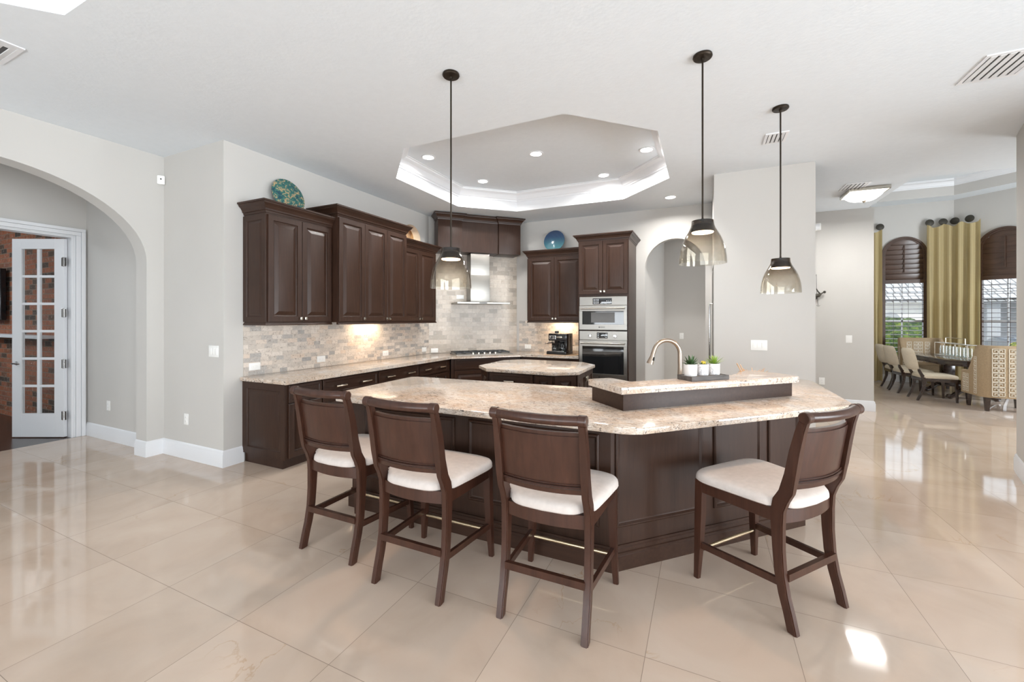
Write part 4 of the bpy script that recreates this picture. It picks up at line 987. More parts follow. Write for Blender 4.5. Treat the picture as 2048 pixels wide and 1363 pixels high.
M, L = on_edge(PB, 0); child_panel(o, M, 'side_panel', CAB, lambda q: q.nested(0.01, L - 0.01, 0.115, 0.85, DOOR))
M, L = on_edge(PB, 2); child_panel(o, M, 'side_panel', CAB, lambda q: q.nested(0.01, L - 0.01, 0.115, 0.85, DOOR))
M, L = on_edge(PB, 3)
d1 = child_panel(o, M, 'cabinet_door', CAB, lambda q: q.nested(0.01, L / 2 - 0.002, 0.115, 0.85, DOOR))
d2 = child_panel(o, M, 'cabinet_door', CAB, lambda q: q.nested(L / 2 + 0.002, L - 0.01, 0.115, 0.85, DOOR))
for dd, x in ((d1, L / 2 - 0.03), (d2, L / 2 + 0.03)):
    child_panel(dd, M, 'knob', 'nickel', lambda q: q.box(x - 0.013, x + 0.013, -0.047, -0.021, 0.74, 0.80, 0.004))
b = B(); b.prism(PT, CT, 0.903, 0.007)
tag(b.build('prep_countertop', 'granite'), 'speckled granite octagonal top of the small prep island', 'countertop')

# ------------------------------------------------------------------ main island
IB = [(-2.60, 2.515), (-0.51, 2.515), (0.655, 3.68), (0.655, 4.95), (0.60, 5.02), (-0.72, 3.60), (-2.60, 3.45)]
o = thing('kitchen_island', 'large dark wood angled island base with raised panels and base moulding', 'kitchen island')
b = B(); b.prism(IB, 0.0, CT); b.build('island_body', CAB, o)
PAN = [(0, 0), (0, 0.010), (0.008, 0.016), (0.014, 0.016), (0.024, 0.004), (0.030, 0.003), (0.032, 0.003)]
FL = [(0, 0), (0, 0.004)]
M, L = on_edge(IB, 0)
for xa, xb in ((0.14, 0.985), (1.10, 2.02)):
    child_panel(o, M, 'raised_panel', CAB, lambda q: q.nested(xa, xb, 0.255, 0.815, PAN))
M, L = on_edge(IB, 1)
for xa, xb in ((0.03, 0.70), (0.80, 1.22), (1.30, 1.60)):
    child_panel(o, M, 'raised_panel', CAB, lambda q: q.nested(xa, xb, 0.255, 0.90 if False else 0.845, PAN))
M, L = on_edge(IB, 2); child_panel(o, M, 'raised_panel', CAB, lambda q: q.nested(0.06, L - 0.06, 0.255, 0.83, PAN))
bm_prof = [(0, 0), (0.022, 0), (0.022, 0.088), (0.019, 0.092), (0.019, 0.104), (0.012, 0.108), (0.012, 0.128), (0.007, 0.134), (0.007, 0.146), (0, 0.148)]
b = B(); b.sweep([IB[6], IB[0], IB[1], IB[2], IB[3]], bm_prof); b.build('base_moulding', 'cabinet_wood_horizontal', o)
ST = [(-2.66, 2.40), (-0.42, 2.40), (-0.37, 2.407), (-0.315, 2.435), (0.955, 3.70), (0.975, 3.73), (0.98, 3.77), (0.98, 4.97), (0.96, 5.03), (0.88, 5.10), (0.55, 5.10), (-0.90, 3.66), (-2.78, 3.585), (-2.83, 3.545), (-2.80, 2.60), (-2.77, 2.52)]
b = B(); b.prism(ST, CT, 0.903, 0.007)
tag(b.build('island_countertop', 'granite'), 'large warm speckled granite island worktop with angled seating edge', 'countertop')
# raised bar: riser and its own cap
RI = [(-0.49, 2.825), (0.64, 3.955), (0.545, 4.05), (-0.49, 3.015), (-0.675, 3.20), (-0.77, 3.105)]
o = thing('bar_riser', 'low dark wood riser standing on the island under the raised granite ledge', 'bar riser', (0, 0, 0.903))
b = B(); b.prism(RI, 0, 0.117); b.build('riser_board', 'cabinet_wood_horizontal', o)
BT = [(-0.49, 2.765), (0.675, 3.885), (0.672, 3.93), (0.57, 4.05), (0.33, 4.17), (0.21, 3.76), (-0.478, 3.052), (-0.63, 3.19), (-0.665, 3.19), (-0.785, 3.075), (-0.785, 3.055)]
b = B(); b.prism(BT, 1.02, 1.068, 0.008)
tag(b.build('raised_bar_top', 'granite'), 'narrow raised granite ledge with an angled left wing on the island', 'countertop')

# faucet
o = thing('kitchen_faucet', 'brushed bronze gooseneck pull-down faucet behind the raised ledge', 'faucet', (-0.195, 3.99, 0.903), R(25))
b = B()
b.lathe([(0.032, 0), (0.032, 0.008), (0.027, 0.02), (0.024, 0.06), (0.019, 0.16), (0.0165, 0.22)], (0, 0, 0), 20)
pts = [(0, 0, 0.20), (0, 0, 0.30)] + [(-0.118 + 0.118 * math.cos(t), 0, 0.305 + 0.120 * math.sin(t)) for t in [PI * k / 14 for k in range(0, 13)]]
pts += [(-0.243, 0, 0.30)]
b.tube(pts, 0.0185, 16); b.build('gooseneck', 'brushed_bronze_nickel', o)
b = B(); b.tube([(-0.243, 0, 0.303), (-0.248, 0, 0.28), (-0.262, 0, 0.24), (-0.270, 0, 0.215)], [0.017, 0.019, 0.027, 0.031], 16); hd = b.build('spray_head', 'brushed_bronze_nickel', o)
b = B(); b.tube([(-0.238, -0.019, 0.275), (-0.246, -0.027, 0.245)], [0.006, 0.008], 8); b.build('spray_button', 'black_plastic', hd)
b = B(); b.tube([(0.02, 0, 0.08), (0.05, 0.02, 0.085), (0.10, 0.03, 0.11)], [0.012, 0.008, 0.006], 8); b.build('lever', 'brushed_bronze_nickel', o)

# tray with three succulents
TZ = 1.068
o = thing('succulent_tray', 'dark grey wood tray on the raised granite ledge', 'tray', (-0.078, 3.232, TZ), R(44))
b = B(); b.box(0, 0.345, 0, 0.150, 0, 0.030, 0.002); b.build('tray_board', 'tray_wood', o)
b = B()
for (x0, x1, y0, y1) in ((0, 0.345, 0, 0.006), (0, 0.345, 0.144, 0.150), (0, 0.006, 0.006, 0.144), (0.339, 0.345, 0.006, 0.144)): b.box(x0, x1, y0, y1, 0.030, 0.034)
b.build('tray_lip', 'tray_wood', o)
def pot(loc, r, h, mat, label, kind):
    o = thing('potted_succulent', label, 'potted plant', loc)
    b = B(); b.lathe([(0.001, 0), (r * 0.93, 0), (r * 0.96, 0.004), (r, h), (r - 0.004, h), (r - 0.005, h - 0.010), (0.001, h - 0.010)], (0, 0, 0), 28); b.build('pot', mat, o)
    b = B(); b.lathe([(r - 0.006, h - 0.0095), (0.001, h - 0.006)], (0, 0, 0), 16); b.build('soil', 'soil', o)
    rnd = random.Random(int(r * 1e5))
    def leaf(b, az, el, L, w, base=0.0, curve=0.3):
        d = Vector((math.cos(az) * math.cos(el), math.sin(az) * math.cos(el), math.sin(el))); sd = Vector((-math.sin(az), math.cos(az), 0)); up = sd.cross(d) * -1
        p0 = Vector((math.cos(az) * base, math.sin(az) * base, h - 0.008)); ls = []
        for t, ww in ((0, 0.5), (0.3, 1), (0.65, 0.75), (0.88, 0.35), (1, 0.03)):
            c = p0 + d * L * t + Vector((0, 0, -curve * L * t * t)) * 0.5
            ls.append([c + sd * w * ww, c - up * w * ww * 0.25, c - sd * w * ww, c + up * w * ww * 0.35])
        b.loops(ls)
    if kind == 'agave':
        b = B()
        for ring, (n, el, L) in enumerate(((9, 0.35, 0.062), (8, 0.75, 0.072), (7, 1.1, 0.080), (4, 1.4, 0.088))):
            for i in range(n): leaf(b, 2 * PI * (i + ring * 0.5) / n + rnd.uniform(-.1, .1), el + rnd.uniform(-.1, .1), L * rnd.uniform(0.85, 1.1), 0.0105, 0.006, 0.2)
        b.build('leaves', 'leaf_dark', o)
    elif kind == 'spiky':
        b = B()
        for i in range(46): leaf(b, rnd.uniform(0, 2 * PI), rnd.uniform(0.3, 1.45), rnd.uniform(0.075, 0.105), 0.0042, 0.004, 0.35)
        b.build('leaves', 'leaf_lime', o)
    else:
        b = B()
        for ring, (n, el, L) in enumerate(((10, 0.15, 0.036), (8, 0.5, 0.032))):
            for i in range(n): leaf(b, 2 * PI * (i + ring * 0.5) / n, el, L, 0.010, 0.006, 0.0)
        b.build('leaves', 'leaf_dark', o)
        b = B()
        for i in range(16):
            a, q = rnd.uniform(0, 2 * PI), rnd.uniform(0, 0.020); b.lathe([(0.001, -0.006), (0.006, -0.003), (0.006, 0.003), (0.001, 0.006)], (q * math.cos(a), q * math.sin(a), h + rnd.uniform(0.004, 0.018)), 7)
        b.build('flowers', 'flower_yellow', o)
PZ = TZ + 0.030
pot((-0.090, 3.340, PZ), 0.046, 0.087, 'white_pot', 'white potted agave-like succulent with dark green leaves, nearest the faucet', 'agave')
pot((-0.008, 3.422, PZ), 0.041, 0.083, 'marble_pot', 'low yellow-flowering succulent in the middle pot of the tray', 'flower')
pot((0.070, 3.493, PZ), 0.040, 0.083, 'marble_pot', 'marbled pot with spiky lime green leaves at the right end of the tray', 'spiky')
# twig nest on the counter behind the ledge
o = thing('twig_bundle', 'bundle of pale dry twigs peeking up behind the raised ledge', 'twigs', (0.40, 4.40, 0.93))
b = B(); rnd = random.Random(3)
b.lathe([(0.001, -0.027), (0.07, -0.027), (0.10, 0.05), (0.095, 0.10), (0.085, 0.10), (0.06, 0.02), (0.001, 0.01)], (0, 0, 0), 20); b.build('basket', 'twig_wood', o)
b = B()
for i in range(60):
    a = rnd.uniform(0, 2 * PI); el = rnd.uniform(0.1, 0.9); L_ = rnd.uniform(0.06, 0.12); r0 = rnd.uniform(0, 0.05)
    p0 = Vector((r0 * math.cos(a), r0 * math.sin(a), 0.05)); d_ = Vector((math.cos(a + .6) * math.cos(el), math.sin(a + .6) * math.cos(el), math.sin(el)))
    b.tube([p0, p0 + d_ * L_], [0.0035, 0.002], 5)
b.tube([(-0.06, 0, 0.05), (-0.125, -0.05, 0.178)], 0.005, 6); b.tube([(-0.05, 0.01, 0.05), (-0.095, -0.03, 0.165)], 0.004, 6)
b.build('twigs', 'twig_wood', o)

# ------------------------------------------------------------------ counter stools
def make_stool(label):
    o = thing('counter_stool', label, 'counter stool', group='counter stools at the island')
    SW = 'stool_wood'
    BE = [(0.0, 0.0), (0.018, 0.08), (0.040, 0.16), (0.058, 0.26), (0.066, 0.38), (0.066, 0.50), (0.062, 0.57), (0.045, 0.62), (0.020, 0.67), (0.004, 0.76), (-0.014, 0.88), (-0.032, 0.98), (-0.048, 1.04)]
    TH = [0.046, 0.047, 0.048, 0.050, 0.052, 0.056, 0.062, 0.070, 0.066, 0.056, 0.048, 0.042, 0.038]
    for s in (-1, 1):
        b = B(); x0, x1 = s * 0.203, s * 0.239
        ls = []
        for (y, z), t in zip(BE, TH): ls.append([(x0, y, z), (x1, y, z), (x1, y + t, z + 0.004), (x0, y + t, z + 0.004)])
        b.loops(ls); bmesh.ops.bevel(b.bm, geom=[e for e in b.bm.edges if abs((e.verts[0].co - e.verts[1].co).z) > 0.03], offset=0.005, segments=2, affect='EDGES')
        b.build('leg', SW, o)
        # scroll end of the top rail
        b = B(); b.lathe([(0.001, -0.021), (0.024, -0.021), (0.028, -0.017), (0.028, 0.017), (0.024, 0.021), (0.001, 0.021)], (s * 0.224, -0.036, 1.054), 22, 'X'); b.build('scroll_cap', SW, o)
        # front leg, tapered and splayed outward
        b = B()
        q = [(0.0, 0.015, 0.0, 0.280, 0.552), (0.0, 0.020, 0.20, 0.272, 0.552), (0.0, 0.023, 0.40, 0.268, 0.552), (0.0, 0.024, 0.575, 0.268, 0.552)]
        ls = []
        for _, hw, z, xo, yo in q:
            xa, xb = s * (xo - 2 * hw), s * xo; ls.append([(xa, yo - 2 * hw, z), (xb, yo - 2 * hw, z), (xb, yo, z), (xa, yo, z)])
        b.loops(ls); bmesh.ops.bevel(b.bm, geom=[e for e in b.bm.edges if abs((e.verts[0].co - e.verts[1].co).z) > 0.1], offset=0.004, segments=2, affect='EDGES')
        b.build('leg', SW, o)
        b = B(); b.bar((s * 0.221, 0.09, 0.215), (s * 0.252, 0.525, 0.195), 0.020, 0.034); b.build('stretcher', SW, o)
        b = B(); b.bar((s * 0.222, 0.10, 0.540), (s * 0.250, 0.53, 0.540), 0.022, 0.066); b.build('seat_rail', SW, o)
    b = B(); b.bar((-0.21, 0.060, 0.248), (0.21, 0.060, 0.248), 0.024, 0.036); b.build('stretcher', SW, o)
    b = B(); b.tube([(-0.245, 0.53, 0.165), (0.245, 0.53, 0.165)], 0.0105, 12); b.build('foot_rail', 'brass_bar', o)
    # bowed back rails of the seat
    def bowed(z0, z1, yf, t, bow, xh=0.204, n=14, lean=0.0):
        b = B(); ls = []
        for i in range(n + 1):
            x = -xh + 2 * xh * i / n; yb = yf - bow * (1 - (x / xh) ** 2)
            ls.append([(x, yb, z0), (x, yb + t, z0), (x, yb + t - lean, z1), (x, yb - lean, z1)])
        b.loops(ls); return b
    bowed(0.505, 0.573, 0.076, 0.024, 0.030).build('seat_rail', SW, o)
    b = B(); b.bar((-0.245, 0.540, 0.540), (0.245, 0.540, 0.540), 0.022, 0.066); b.build('seat_rail', SW, o)
    bw = bowed(0.725, 0.972, 0.030, 0.014, 0.034, lean=0.040); bw.build('back_panel', SW, o, sharp=38)
    b = bowed(0.938, 0.990, 0.001, 0.022, 0.034, lean=0.007)
    b.build('back_rail', SW, o)
    b = bowed(0.688, 0.712, 0.032, 0.026, 0.034, lean=0.004)
    for (z, e) in ((0.722, 0.006), (0.735, 0.004)):
        ls = []
        for i in range(15):
            x = -0.204 + 0.408 * i / 14; y = 0.027 - 0.034 * (1 - (x / 0.204) ** 2)
            ls.append([(x, y + e * 2 * math.cos(t), z + e * math.sin(t)) for t in [2 * PI * k / 6 for k in range(6)]])
        b.loops(ls)
    b.build('back_rail', SW, o)
    b = B(); pts = []
    for i in range(17):
        x = -0.21 + 0.42 * i / 16; pts.append((x, -0.036 - 0.034 * (1 - (x / 0.21) ** 2), 1.054))
    b.tube(pts, 0.0245, 16); b.build('top_rail', SW, o)
    # cushion
    b = B(); n = 40
    def out(t, inset, z):
        # superellipse-like outline, wider at the front
        a = 2 * PI * t; c_, s_ = math.cos(a), math.sin(a); e = 0.34
        u = math.copysign(abs(c_) ** e, c_); v = math.copysign(abs(s_) ** e, s_)
        yc, hy = 0.315, 0.262 - inset; y = yc + v * hy
        hw = 0.236 + (0.292 - 0.236) * min(1, max(0, (y - 0.06) / 0.42)) - inset
        y += 0.022 * (1 - u * u) * (v if v < 0 else 0.4 * v)
        if y < 0.12: u = max(-0.80 if False else -1, min(1, u)) * (0.86 if y < 0.10 else 0.93)
        return (u * hw, y, z)
    ls = [[out(i / n, ins, z) for i in range(n)] for ins, z in ((0.006, 0.574), (0.0, 0.581), (0.0, 0.594), (0.003, 0.607), (0.010, 0.617), (0.024, 0.624), (0.055, 0.629), (0.12, 0.633), (0.20, 0.635))]
    b.loops(ls); cu_ = b.build('seat_cushion', 'seat_fabric', o, sharp=70)
    b = B(); b.tube([out((i % n) / n, 0.001, 0.582) for i in range(n + 1)], 0.0022, 6); b.build('piping', 'seat_fabric', cu_)
    return o
st = make_stool('dark wood counter stool with pale seat at the far left of the island')
st.location = (-2.20, 1.893, 0)
dup(st, (-1.503, 1.820, 0), 0, 'dark wood counter stool with pale seat, second from the left')
dup(st, (-0.724, 1.876, 0), 0, 'dark wood counter stool with pale seat, third from the left and nearest the camera')
dup(st, (0.548, 2.543, 0), R(51.3), 'dark wood counter stool turned sideways at the angled right side of the island')

# ------------------------------------------------------------------ dining-room windows
def arch_half(z, hw, zs, rise):
    return hw if z <= zs else hw * math.sqrt(max(0.0, 1 - ((z - zs) / rise) ** 2))
def ring(b, hi, ri, ho, ro, zs, z0, ya, yb, n=28):
    A = [(-hi, z0)] + [(-hi * math.cos(PI * i / n), zs + ri * math.sin(PI * i / n)) for i in range(n + 1)] + [(hi, z0)]
    O = [(-ho, z0)] + [(-ho * math.cos(PI * i / n), zs + ro * math.sin(PI * i / n)) for i in range(n + 1)] + [(ho, z0)]
    b.loops([[(a[0], ya, a[1]), (o_[0], ya, o_[1]), (o_[0], yb, o_[1]), (a[0], yb, a[1])] for a, o_ in zip(A, O)])
def window(name, loc, rz, tilt_deg):
    o = bpy.data.objects.new(name, None); C.objects.link(o); o.location = loc; o.rotation_euler = (0, 0, rz); o['kind'] = 'structure'
    b = B(); ring(b, 0.385, 0.385, 0.425, 0.425, 3.06, 0.46, -0.035, 0.02); ring(b, 0.350, 0.350, 0.392, 0.392, 3.06, 0.46, -0.015, 0.06)
    b.box(-0.425, 0.425, -0.045, 0.06, 0.44, 0.50, 0.004); b.box(-0.352, 0.352, -0.010, 0.05, 0.50, 0.56); b.box(-0.352, 0.352, -0.010, 0.05, 2.37, 2.46)
    b.build('window_frame', 'shutter_wood', o)
    b = B(); n = 8
    for i in range(n):
        z = 2.47 + (3.40 - 2.47) * (i + 0.5) / n; hw = arch_half(min(z + 0.0, 3.40), 0.375, 3.06, 0.375)
        M = Matrix.Translation((0, 0.012, z)) @ Matrix.Rotation(R(tilt_deg), 4, 'X')
        b.box(-hw, hw, -0.006, 0.006, -0.068, 0.068, 0.005, M=M)
    b.build('shutter_louvres', 'shutter_wood', o)
    b = B(); b.tube([(0.0, -0.022, 2.62), (0.0, -0.022, 3.28)], 0.009, 8); b.build('tilt_rod', 'shutter_wood', o)
    b = B()
    for i in range(17):
        z = 0.62 + i * 0.103
        b.box(-0.346, 0.346, -0.033, 0.033, -0.0035, 0.0035, M=Matrix.Translation((0, 0.02, z)) @ Matrix.Rotation(R(10), 4, 'X'))
    b.build('blind_slats', 'shutter_wood', o)
    b = B(); b.box(-0.20, -0.194, -0.018, -0.012, 0.56, 2.36); b.box(0.075, 0.081, -0.018, -0.012, 0.56, 2.36); b.build('blind_cords', 'shutter_wood', o)
    b = B(); b.box(-0.40, 0.40, 0.10, 0.12, 1.44, 1.49); b.box(-0.012, 0.012, 0.10, 0.12, 0.46, 3.4); b.box(-0.40, 0.40, 0.10, 0.12, 2.38, 2.43); b.build('mullion', 'white_trim', o)
    b = B(); b.box(-0.40, 0.40, 0.109, 0.112, 0.46, 3.44); b.build('pane', 'window_glass', o)
window('window_1', (4.362, 13.0, 0), 0, 16)
window('window_2', (5.826, 12.424, 0), R(-45), 4)

def curtain(name, label, path, ztop, knobs, waves, group):
    o = thing(name, label, 'curtain', (0, 0, 0), 0, group)
    P = [Vector(p) for p in path]; seg = [(P[i + 1] - P[i]).length for i in range(len(P) - 1)]; L = sum(seg)
    def at(u):
        d = u * L
        for i, s_ in enumerate(seg):
            if d <= s_ or i == len(seg) - 1:
                t = (P[i + 1] - P[i]) / s_; return P[i] + t * d, Vector((t.y, -t.x))
            d -= s_
    def fn(u, v):
        p, nrm = at(u); k = u * (knobs - 1); gather = (1 - v) ** 3
        amp = 0.026 + 0.046 * (0.4 + 0.6 * (1 - v) if v > .5 else 1) * (1 - 0.35 * v)
        off = amp * math.sin(2 * PI * waves * u + 0.6 * math.sin(5 * u))
        q = p + nrm * (0.02 + off)
        dip = 0.075 * abs(math.sin(PI * k)) * (v ** 6)
        return (q.x, q.y, 0.02 + (ztop - 0.02) * v - dip)
    b = B(); b.grid(fn, 110, 26, uv=lambda u, v: (u * L * 1.25, v * ztop)); b.build('curtain_panel', 'curtain_fabric', o, sharp=80, recalc=False)
    return o, at
def wall_knob(o, p, rz):
    b = B(); M = Matrix.Translation(p) @ Matrix.Rotation(rz, 4, 'Z')
    b.lathe([(0.012, 0.0), (0.012, 0.07), (0.05, 0.072), (0.078, 0.080), (0.080, 0.088), (0.060, 0.096), (0.030, 0.104), (0.001, 0.106)], (0, 0, 0), 24, 'Y', None)
    for v in b.bm.verts: v.co = M @ v.co
    b.build('curtain_knob', 'dark_iron', o)
o, at = curtain('curtain', 'checked golden curtain hanging from knobs between the two arched windows', [(4.72, 12.86), (5.14, 12.84), (5.50, 12.52)], 3.71, 4, 5.2, 'dining curtains')
for p, r_ in (((4.795, 13.0, 3.765), 0), ((5.03, 13.0, 3.765), 0), ((5.28, 12.97, 3.765), R(-40)), ((5.46, 12.79, 3.765), R(-45))): wall_knob(o, p, r_)
o, at = curtain('curtain', 'narrow strip of checked golden curtain left of the first arched window', [(3.30, 12.86), (3.90, 12.86)], 3.68, 3, 4.2, 'dining curtains')
for x in (3.30, 3.60, 3.888): wall_knob(o, (x, 13.0, 3.75), 0)

# ------------------------------------------------------------------ dining furniture
def side_chair(label):
    o = thing('dining_chair', label, 'dining chair', group='cream dining chairs')
    for s in (-1, 1):
        b = B(); ls = []
        for y, z, t in ((-0.03, 0, 0.032), (0.02, 0.12, 0.036), (0.055, 0.25, 0.044), (0.055, 0.38, 0.055), (0.03, 0.46, 0.052), (0.0, 0.53, 0.042), (-0.012, 0.585, 0.030)):
            ls.append([(s * 0.185, y, z), (s * 0.22, y, z), (s * 0.22, y + t, z), (s * 0.185, y + t, z)])
        b.loops(ls); b.build('leg', 'table_wood', o)
        b = B(); b.loops([[(s * (0.255 - w), 0.53 - w, z), (s * 0.255, 0.53 - w, z), (s * 0.255, 0.53, z), (s * (0.255 - w), 0.53, z)] for z, w in ((0, 0.026), (0.2, 0.034), (0.38, 0.045))]); b.build('leg', 'table_wood', o)
    b = B(); b.prism([(-0.21, 0.04), (0.21, 0.04), (0.26, 0.535), (-0.26, 0.535)], 0.36, 0.42, 0.004); b.build('seat_frame', 'table_wood', o)
    b = B(); P = [(-0.215, 0.045), (0.215, 0.045), (0.265, 0.50), (0.22, 0.545), (-0.22, 0.545), (-0.265, 0.50)]
    b.loops([[(x * k, 0.29 + (y - 0.29) * k, z) for x, y in P] for z, k in ((0.42, 0.99), (0.44, 1.01), (0.465, 1.0), (0.485, 0.93), (0.495, 0.7), (0.498, 0.3))]); b.build('seat_cushion', 'cream_fabric', o, sharp=60)
    def fn(side):
        def f(u, v):
            x = (u - .5) * 2; hw = 0.245 * (0.86 + 0.14 * math.sin(PI * min(1, v * 0.9 + 0.05))) * (1 if v < .8 else math.sqrt(max(0.0, 1 - ((v - .8) / .2) ** 2)) * .22 + .78)
            y = -0.015 - 0.085 * v + 0.025 - 0.075 * (1 - x * x) + side * 0.026 * (1 - x ** 6) * (1 - (2 * v - 1) ** 8)
            z = 0.56 + 0.395 * v + (0.012 * (1 - x * x) if v > .9 else 0)
            return (x * hw, y, z)
        return f
    b = B(); b.grid(fn(1), 16, 12); b.grid(fn(-1), 16, 12); b.build('backrest', 'cream_fabric', o, sharp=75, weld=True)
    return o
c0 = side_chair('cream upholstered dining chair nearest the camera on the left side of the table')
c0.location = (3.625, 10.39, 0); c0.rotation_euler = (0, 0, R(-90))
dup(c0, (3.60, 11.20, 0), R(-88), 'cream dining chair in the middle of the left side of the dining table')
dup(c0, (3.64, 11.80, 0), R(-92), 'cream dining chair farthest along the left side, nearest the first window')
dup(c0, (5.62, 10.85, 0), R(90), 'cream dining chair across the table, its back showing beside the near wing chair')
dup(c0, (5.62, 11.65, 0), R(90), 'mostly hidden cream dining chair across the table, nearer the second window')

def wing_chair(label):
    o = thing('wing_chair', label, 'wing chair', group='greek key wing chairs')
    for x, y in ((-0.30, 0.06), (0.30, 0.06), (-0.30, 0.58), (0.30, 0.58)):
        b = B(); b.loops([[(x - w, y - w, z), (x + w, y - w, z), (x + w, y + w, z), (x - w, y + w, z)] for z, w in ((0, 0.020), (0.23, 0.034))]); b.build('leg', 'table_wood', o)
    b = B(); b.prism([(-0.32, 0.03), (0.32, 0.03), (0.33, 0.63), (-0.33, 0.63)], 0.228, 0.36, 0.01); b.build('seat_base', 'tan_fabric', o)
    b = B(); b.box(-0.285, 0.285, 0.09, 0.66, 0.36, 0.50, 0.035); b.build('seat_cushion', 'tan_fabric', o)
    path = [(-0.375, 0.64), (-0.378, 0.52), (-0.38, 0.42), (-0.38, 0.34), (-0.38, 0.26), (-0.38, 0.18), (-0.375, 0.09), (-0.35, 0.03), (-0.30, 0.0), (-0.15, -0.006), (0, -0.008)]
    path += [(-x, y) for x, y in path[:-1][::-1]]
    b = B(); ls = []
    P = [Vector(p) for p in path]
    for i, p in enumerate(P):
        d = (P[min(i + 1, len(P) - 1)] - P[max(i - 1, 0)]).normalized(); n_ = Vector((-d.y, d.x)); 
        t = 0.075
        q = p - n_ * -t if n_.dot(Vector((0, 0.3)) - p) > 0 else p - n_ * t
        zt = 0.63 + 0.45 * max(0, min(1, (0.46 - p.y) / 0.24)) ** 1.6
        ls.append([(p.x, p.y, 0.23), (p.x, p.y, zt - 0.02), (p.x * 0.7 + q.x * 0.3, p.y * 0.7 + q.y * 0.3, zt), (p.x * 0.3 + q.x * 0.7, p.y * 0.3 + q.y * 0.7, zt), (q.x, q.y, zt - 0.02), (q.x, q.y, 0.23)])
    b.loops(ls)
    # woven key bands in the fabric's own relief
    b.mi = 1; U = 0.066; T = 0.010
    stroke = [(6, 6), (0, 6), (0, 0), (6, 0), (6, 4), (2.6, 4), (2.6, 2.2)]
    def band(cx, z0, z1, place, mir):
        nrow = int((z1 - z0) / (U * 1.18))
        for r_ in range(nrow):
            for (a, c_) in zip(stroke, stroke[1:]):
                xa, xb = sorted((a[0], c_[0])); za, zb = sorted((a[1], c_[1])); k = U / 6
                xs = [cx + (mir * (q - 3)) * k for q in (xa, xb)]; x_lo, x_hi = min(xs) - T / 2, max(xs) + T / 2
                z_lo = z0 + r_ * U * 1.18 + za * k - T / 2; z_hi = z0 + r_ * U * 1.18 + zb * k + T / 2
                place(x_lo, x_hi, z_lo, z_hi)
    back = lambda xa, xb, za, zb: b.box(xa, xb, -0.0125, -0.004, za, zb)
    front = lambda xa, xb, za, zb: b.box(xa, xb, 0.064, 0.071, za, zb)
    for cx, mi in ((-0.235, 1), (-0.155, -1), (-0.04, 1), (0.04, -1), (0.155, 1), (0.235, -1)):
        band(cx, 0.26, 1.05, back, mi); band(cx, 0.53, 1.04, front, mi)
    for s in (-1, 1):
        side = lambda xa, xb, za, zb: b.box(s * 0.378, s * 0.3835, xa, xb, za, zb)
        for cy, zt in ((0.20, 0.90), (0.43, 0.60), (0.53, 0.60)): band(cy, 0.27, zt, side, 1)
    b.build('backrest', ['tan_fabric', 'key_thread'], o, sharp=50)
    return o
w0 = wing_chair('tan wing chair with white greek key bands, nearest the camera with its back turned')
w0.location = (4.53, 9.42, 0)
dup(w0, (4.50, 12.72, 0), R(180), 'tan wing chair with greek key bands at the far end of the dining table')

o = thing('dining_table', 'long dark polished dining table with clipped corners and pedestal base', 'dining table', (4.56, 11.1, 0))
TP = [(-0.30, -0.98), (0.30, -0.98), (0.53, -0.70), (0.53, 0.72), (0.30, 0.98), (-0.30, 0.98), (-0.53, 0.72), (-0.53, -0.70)]
b = B(); b.prism(TP, 0.735, 0.765, 0.006); b.build('tabletop', 'table_wood', o)
b = B(); b.prism(shrink(TP, 0.03), 0.655, 0.735, 0.004); b.build('apron', 'table_wood', o)
for y in (-0.45, 0.45):
    b = B(); b.box(-0.09, 0.09, y - 0.09, y + 0.09, 0.20, 0.655, 0.012); b.box(-0.13, 0.13, y - 0.13, y + 0.13, 0.14, 0.22, 0.015); b.build('pedestal', 'table_wood', o)
    for s in (-1, 1):
        b = B(); b.tube([(s * 0.08, y, 0.20), (s * 0.18, y, 0.15), (s * 0.27, y, 0.06), (s * 0.32, y, 0.045)], [0.05, 0.045, 0.04, 0.045], 12)
        b.lathe([(0.001, -0.035), (0.044, -0.03), (0.044, 0.03), (0.001, 0.035)], (s * 0.32, y, 0.045), 16, 'Y'); b.build('foot', 'table_wood', o)
b = B(); b.box(-0.04, 0.04, -0.37, 0.37, 0.24, 0.32, 0.008); b.build('stretcher', 'table_wood', o)

o = thing('vase_rack', 'long silver metal rack with a raised handle on the dining table', 'table centrepiece', (4.50, 11.1, 0.765))
b = B(); r_ = 0.007
for x in (-0.075, 0.075):
    for z in (0.009, 0.26): b.tube([(x, -0.60, z), (x, 0.60, z)], r_, 6)
    for y in (-0.60, -0.2, 0.2, 0.60): b.tube([(x, y, 0.0), (x, y, 0.262)], r_, 6)
for y in (-0.60, 0.60):
    for z in (0.009, 0.26): b.tube([(-0.075, y, z), (0.075, y, z)], r_, 6)
b.build('rack_frame', 'nickel', o)
b = B(); b.tube([(0, -0.34, 0.26), (0, -0.34, 0.37), (0, 0.36, 0.37), (0, 0.36, 0.26)], 0.007, 6); b.tube([(-0.075, -0.34, 0.26), (0.075, -0.34, 0.26)], 0.006, 6); b.tube([(-0.075, 0.36, 0.26), (0.075, 0.36, 0.26)], 0.006, 6); b.build('handle', 'nickel', o)
v0 = None
for i in range(9):
    y = 11.1 - 0.50 + i * 0.125
    lb = 'clear glass cylinder standing in a row inside the silver rack on the dining table'
    if v0 is None:
        b = B(); b.lathe([(0.001, 0), (0.043, 0), (0.043, 0.20), (0.040, 0.20), (0.040, 0.008), (0.001, 0.006)], (0, 0, 0), 20)
        v0 = b.build('glass_cylinder', 'clear_glass', loc=(4.50, y, 0.767)); tag(v0, lb, 'glass vase', 'glass cylinders in the rack')
    else:
        c_ = v0.copy(); C.objects.link(c_); c_.location = (4.50, y, 0.767)

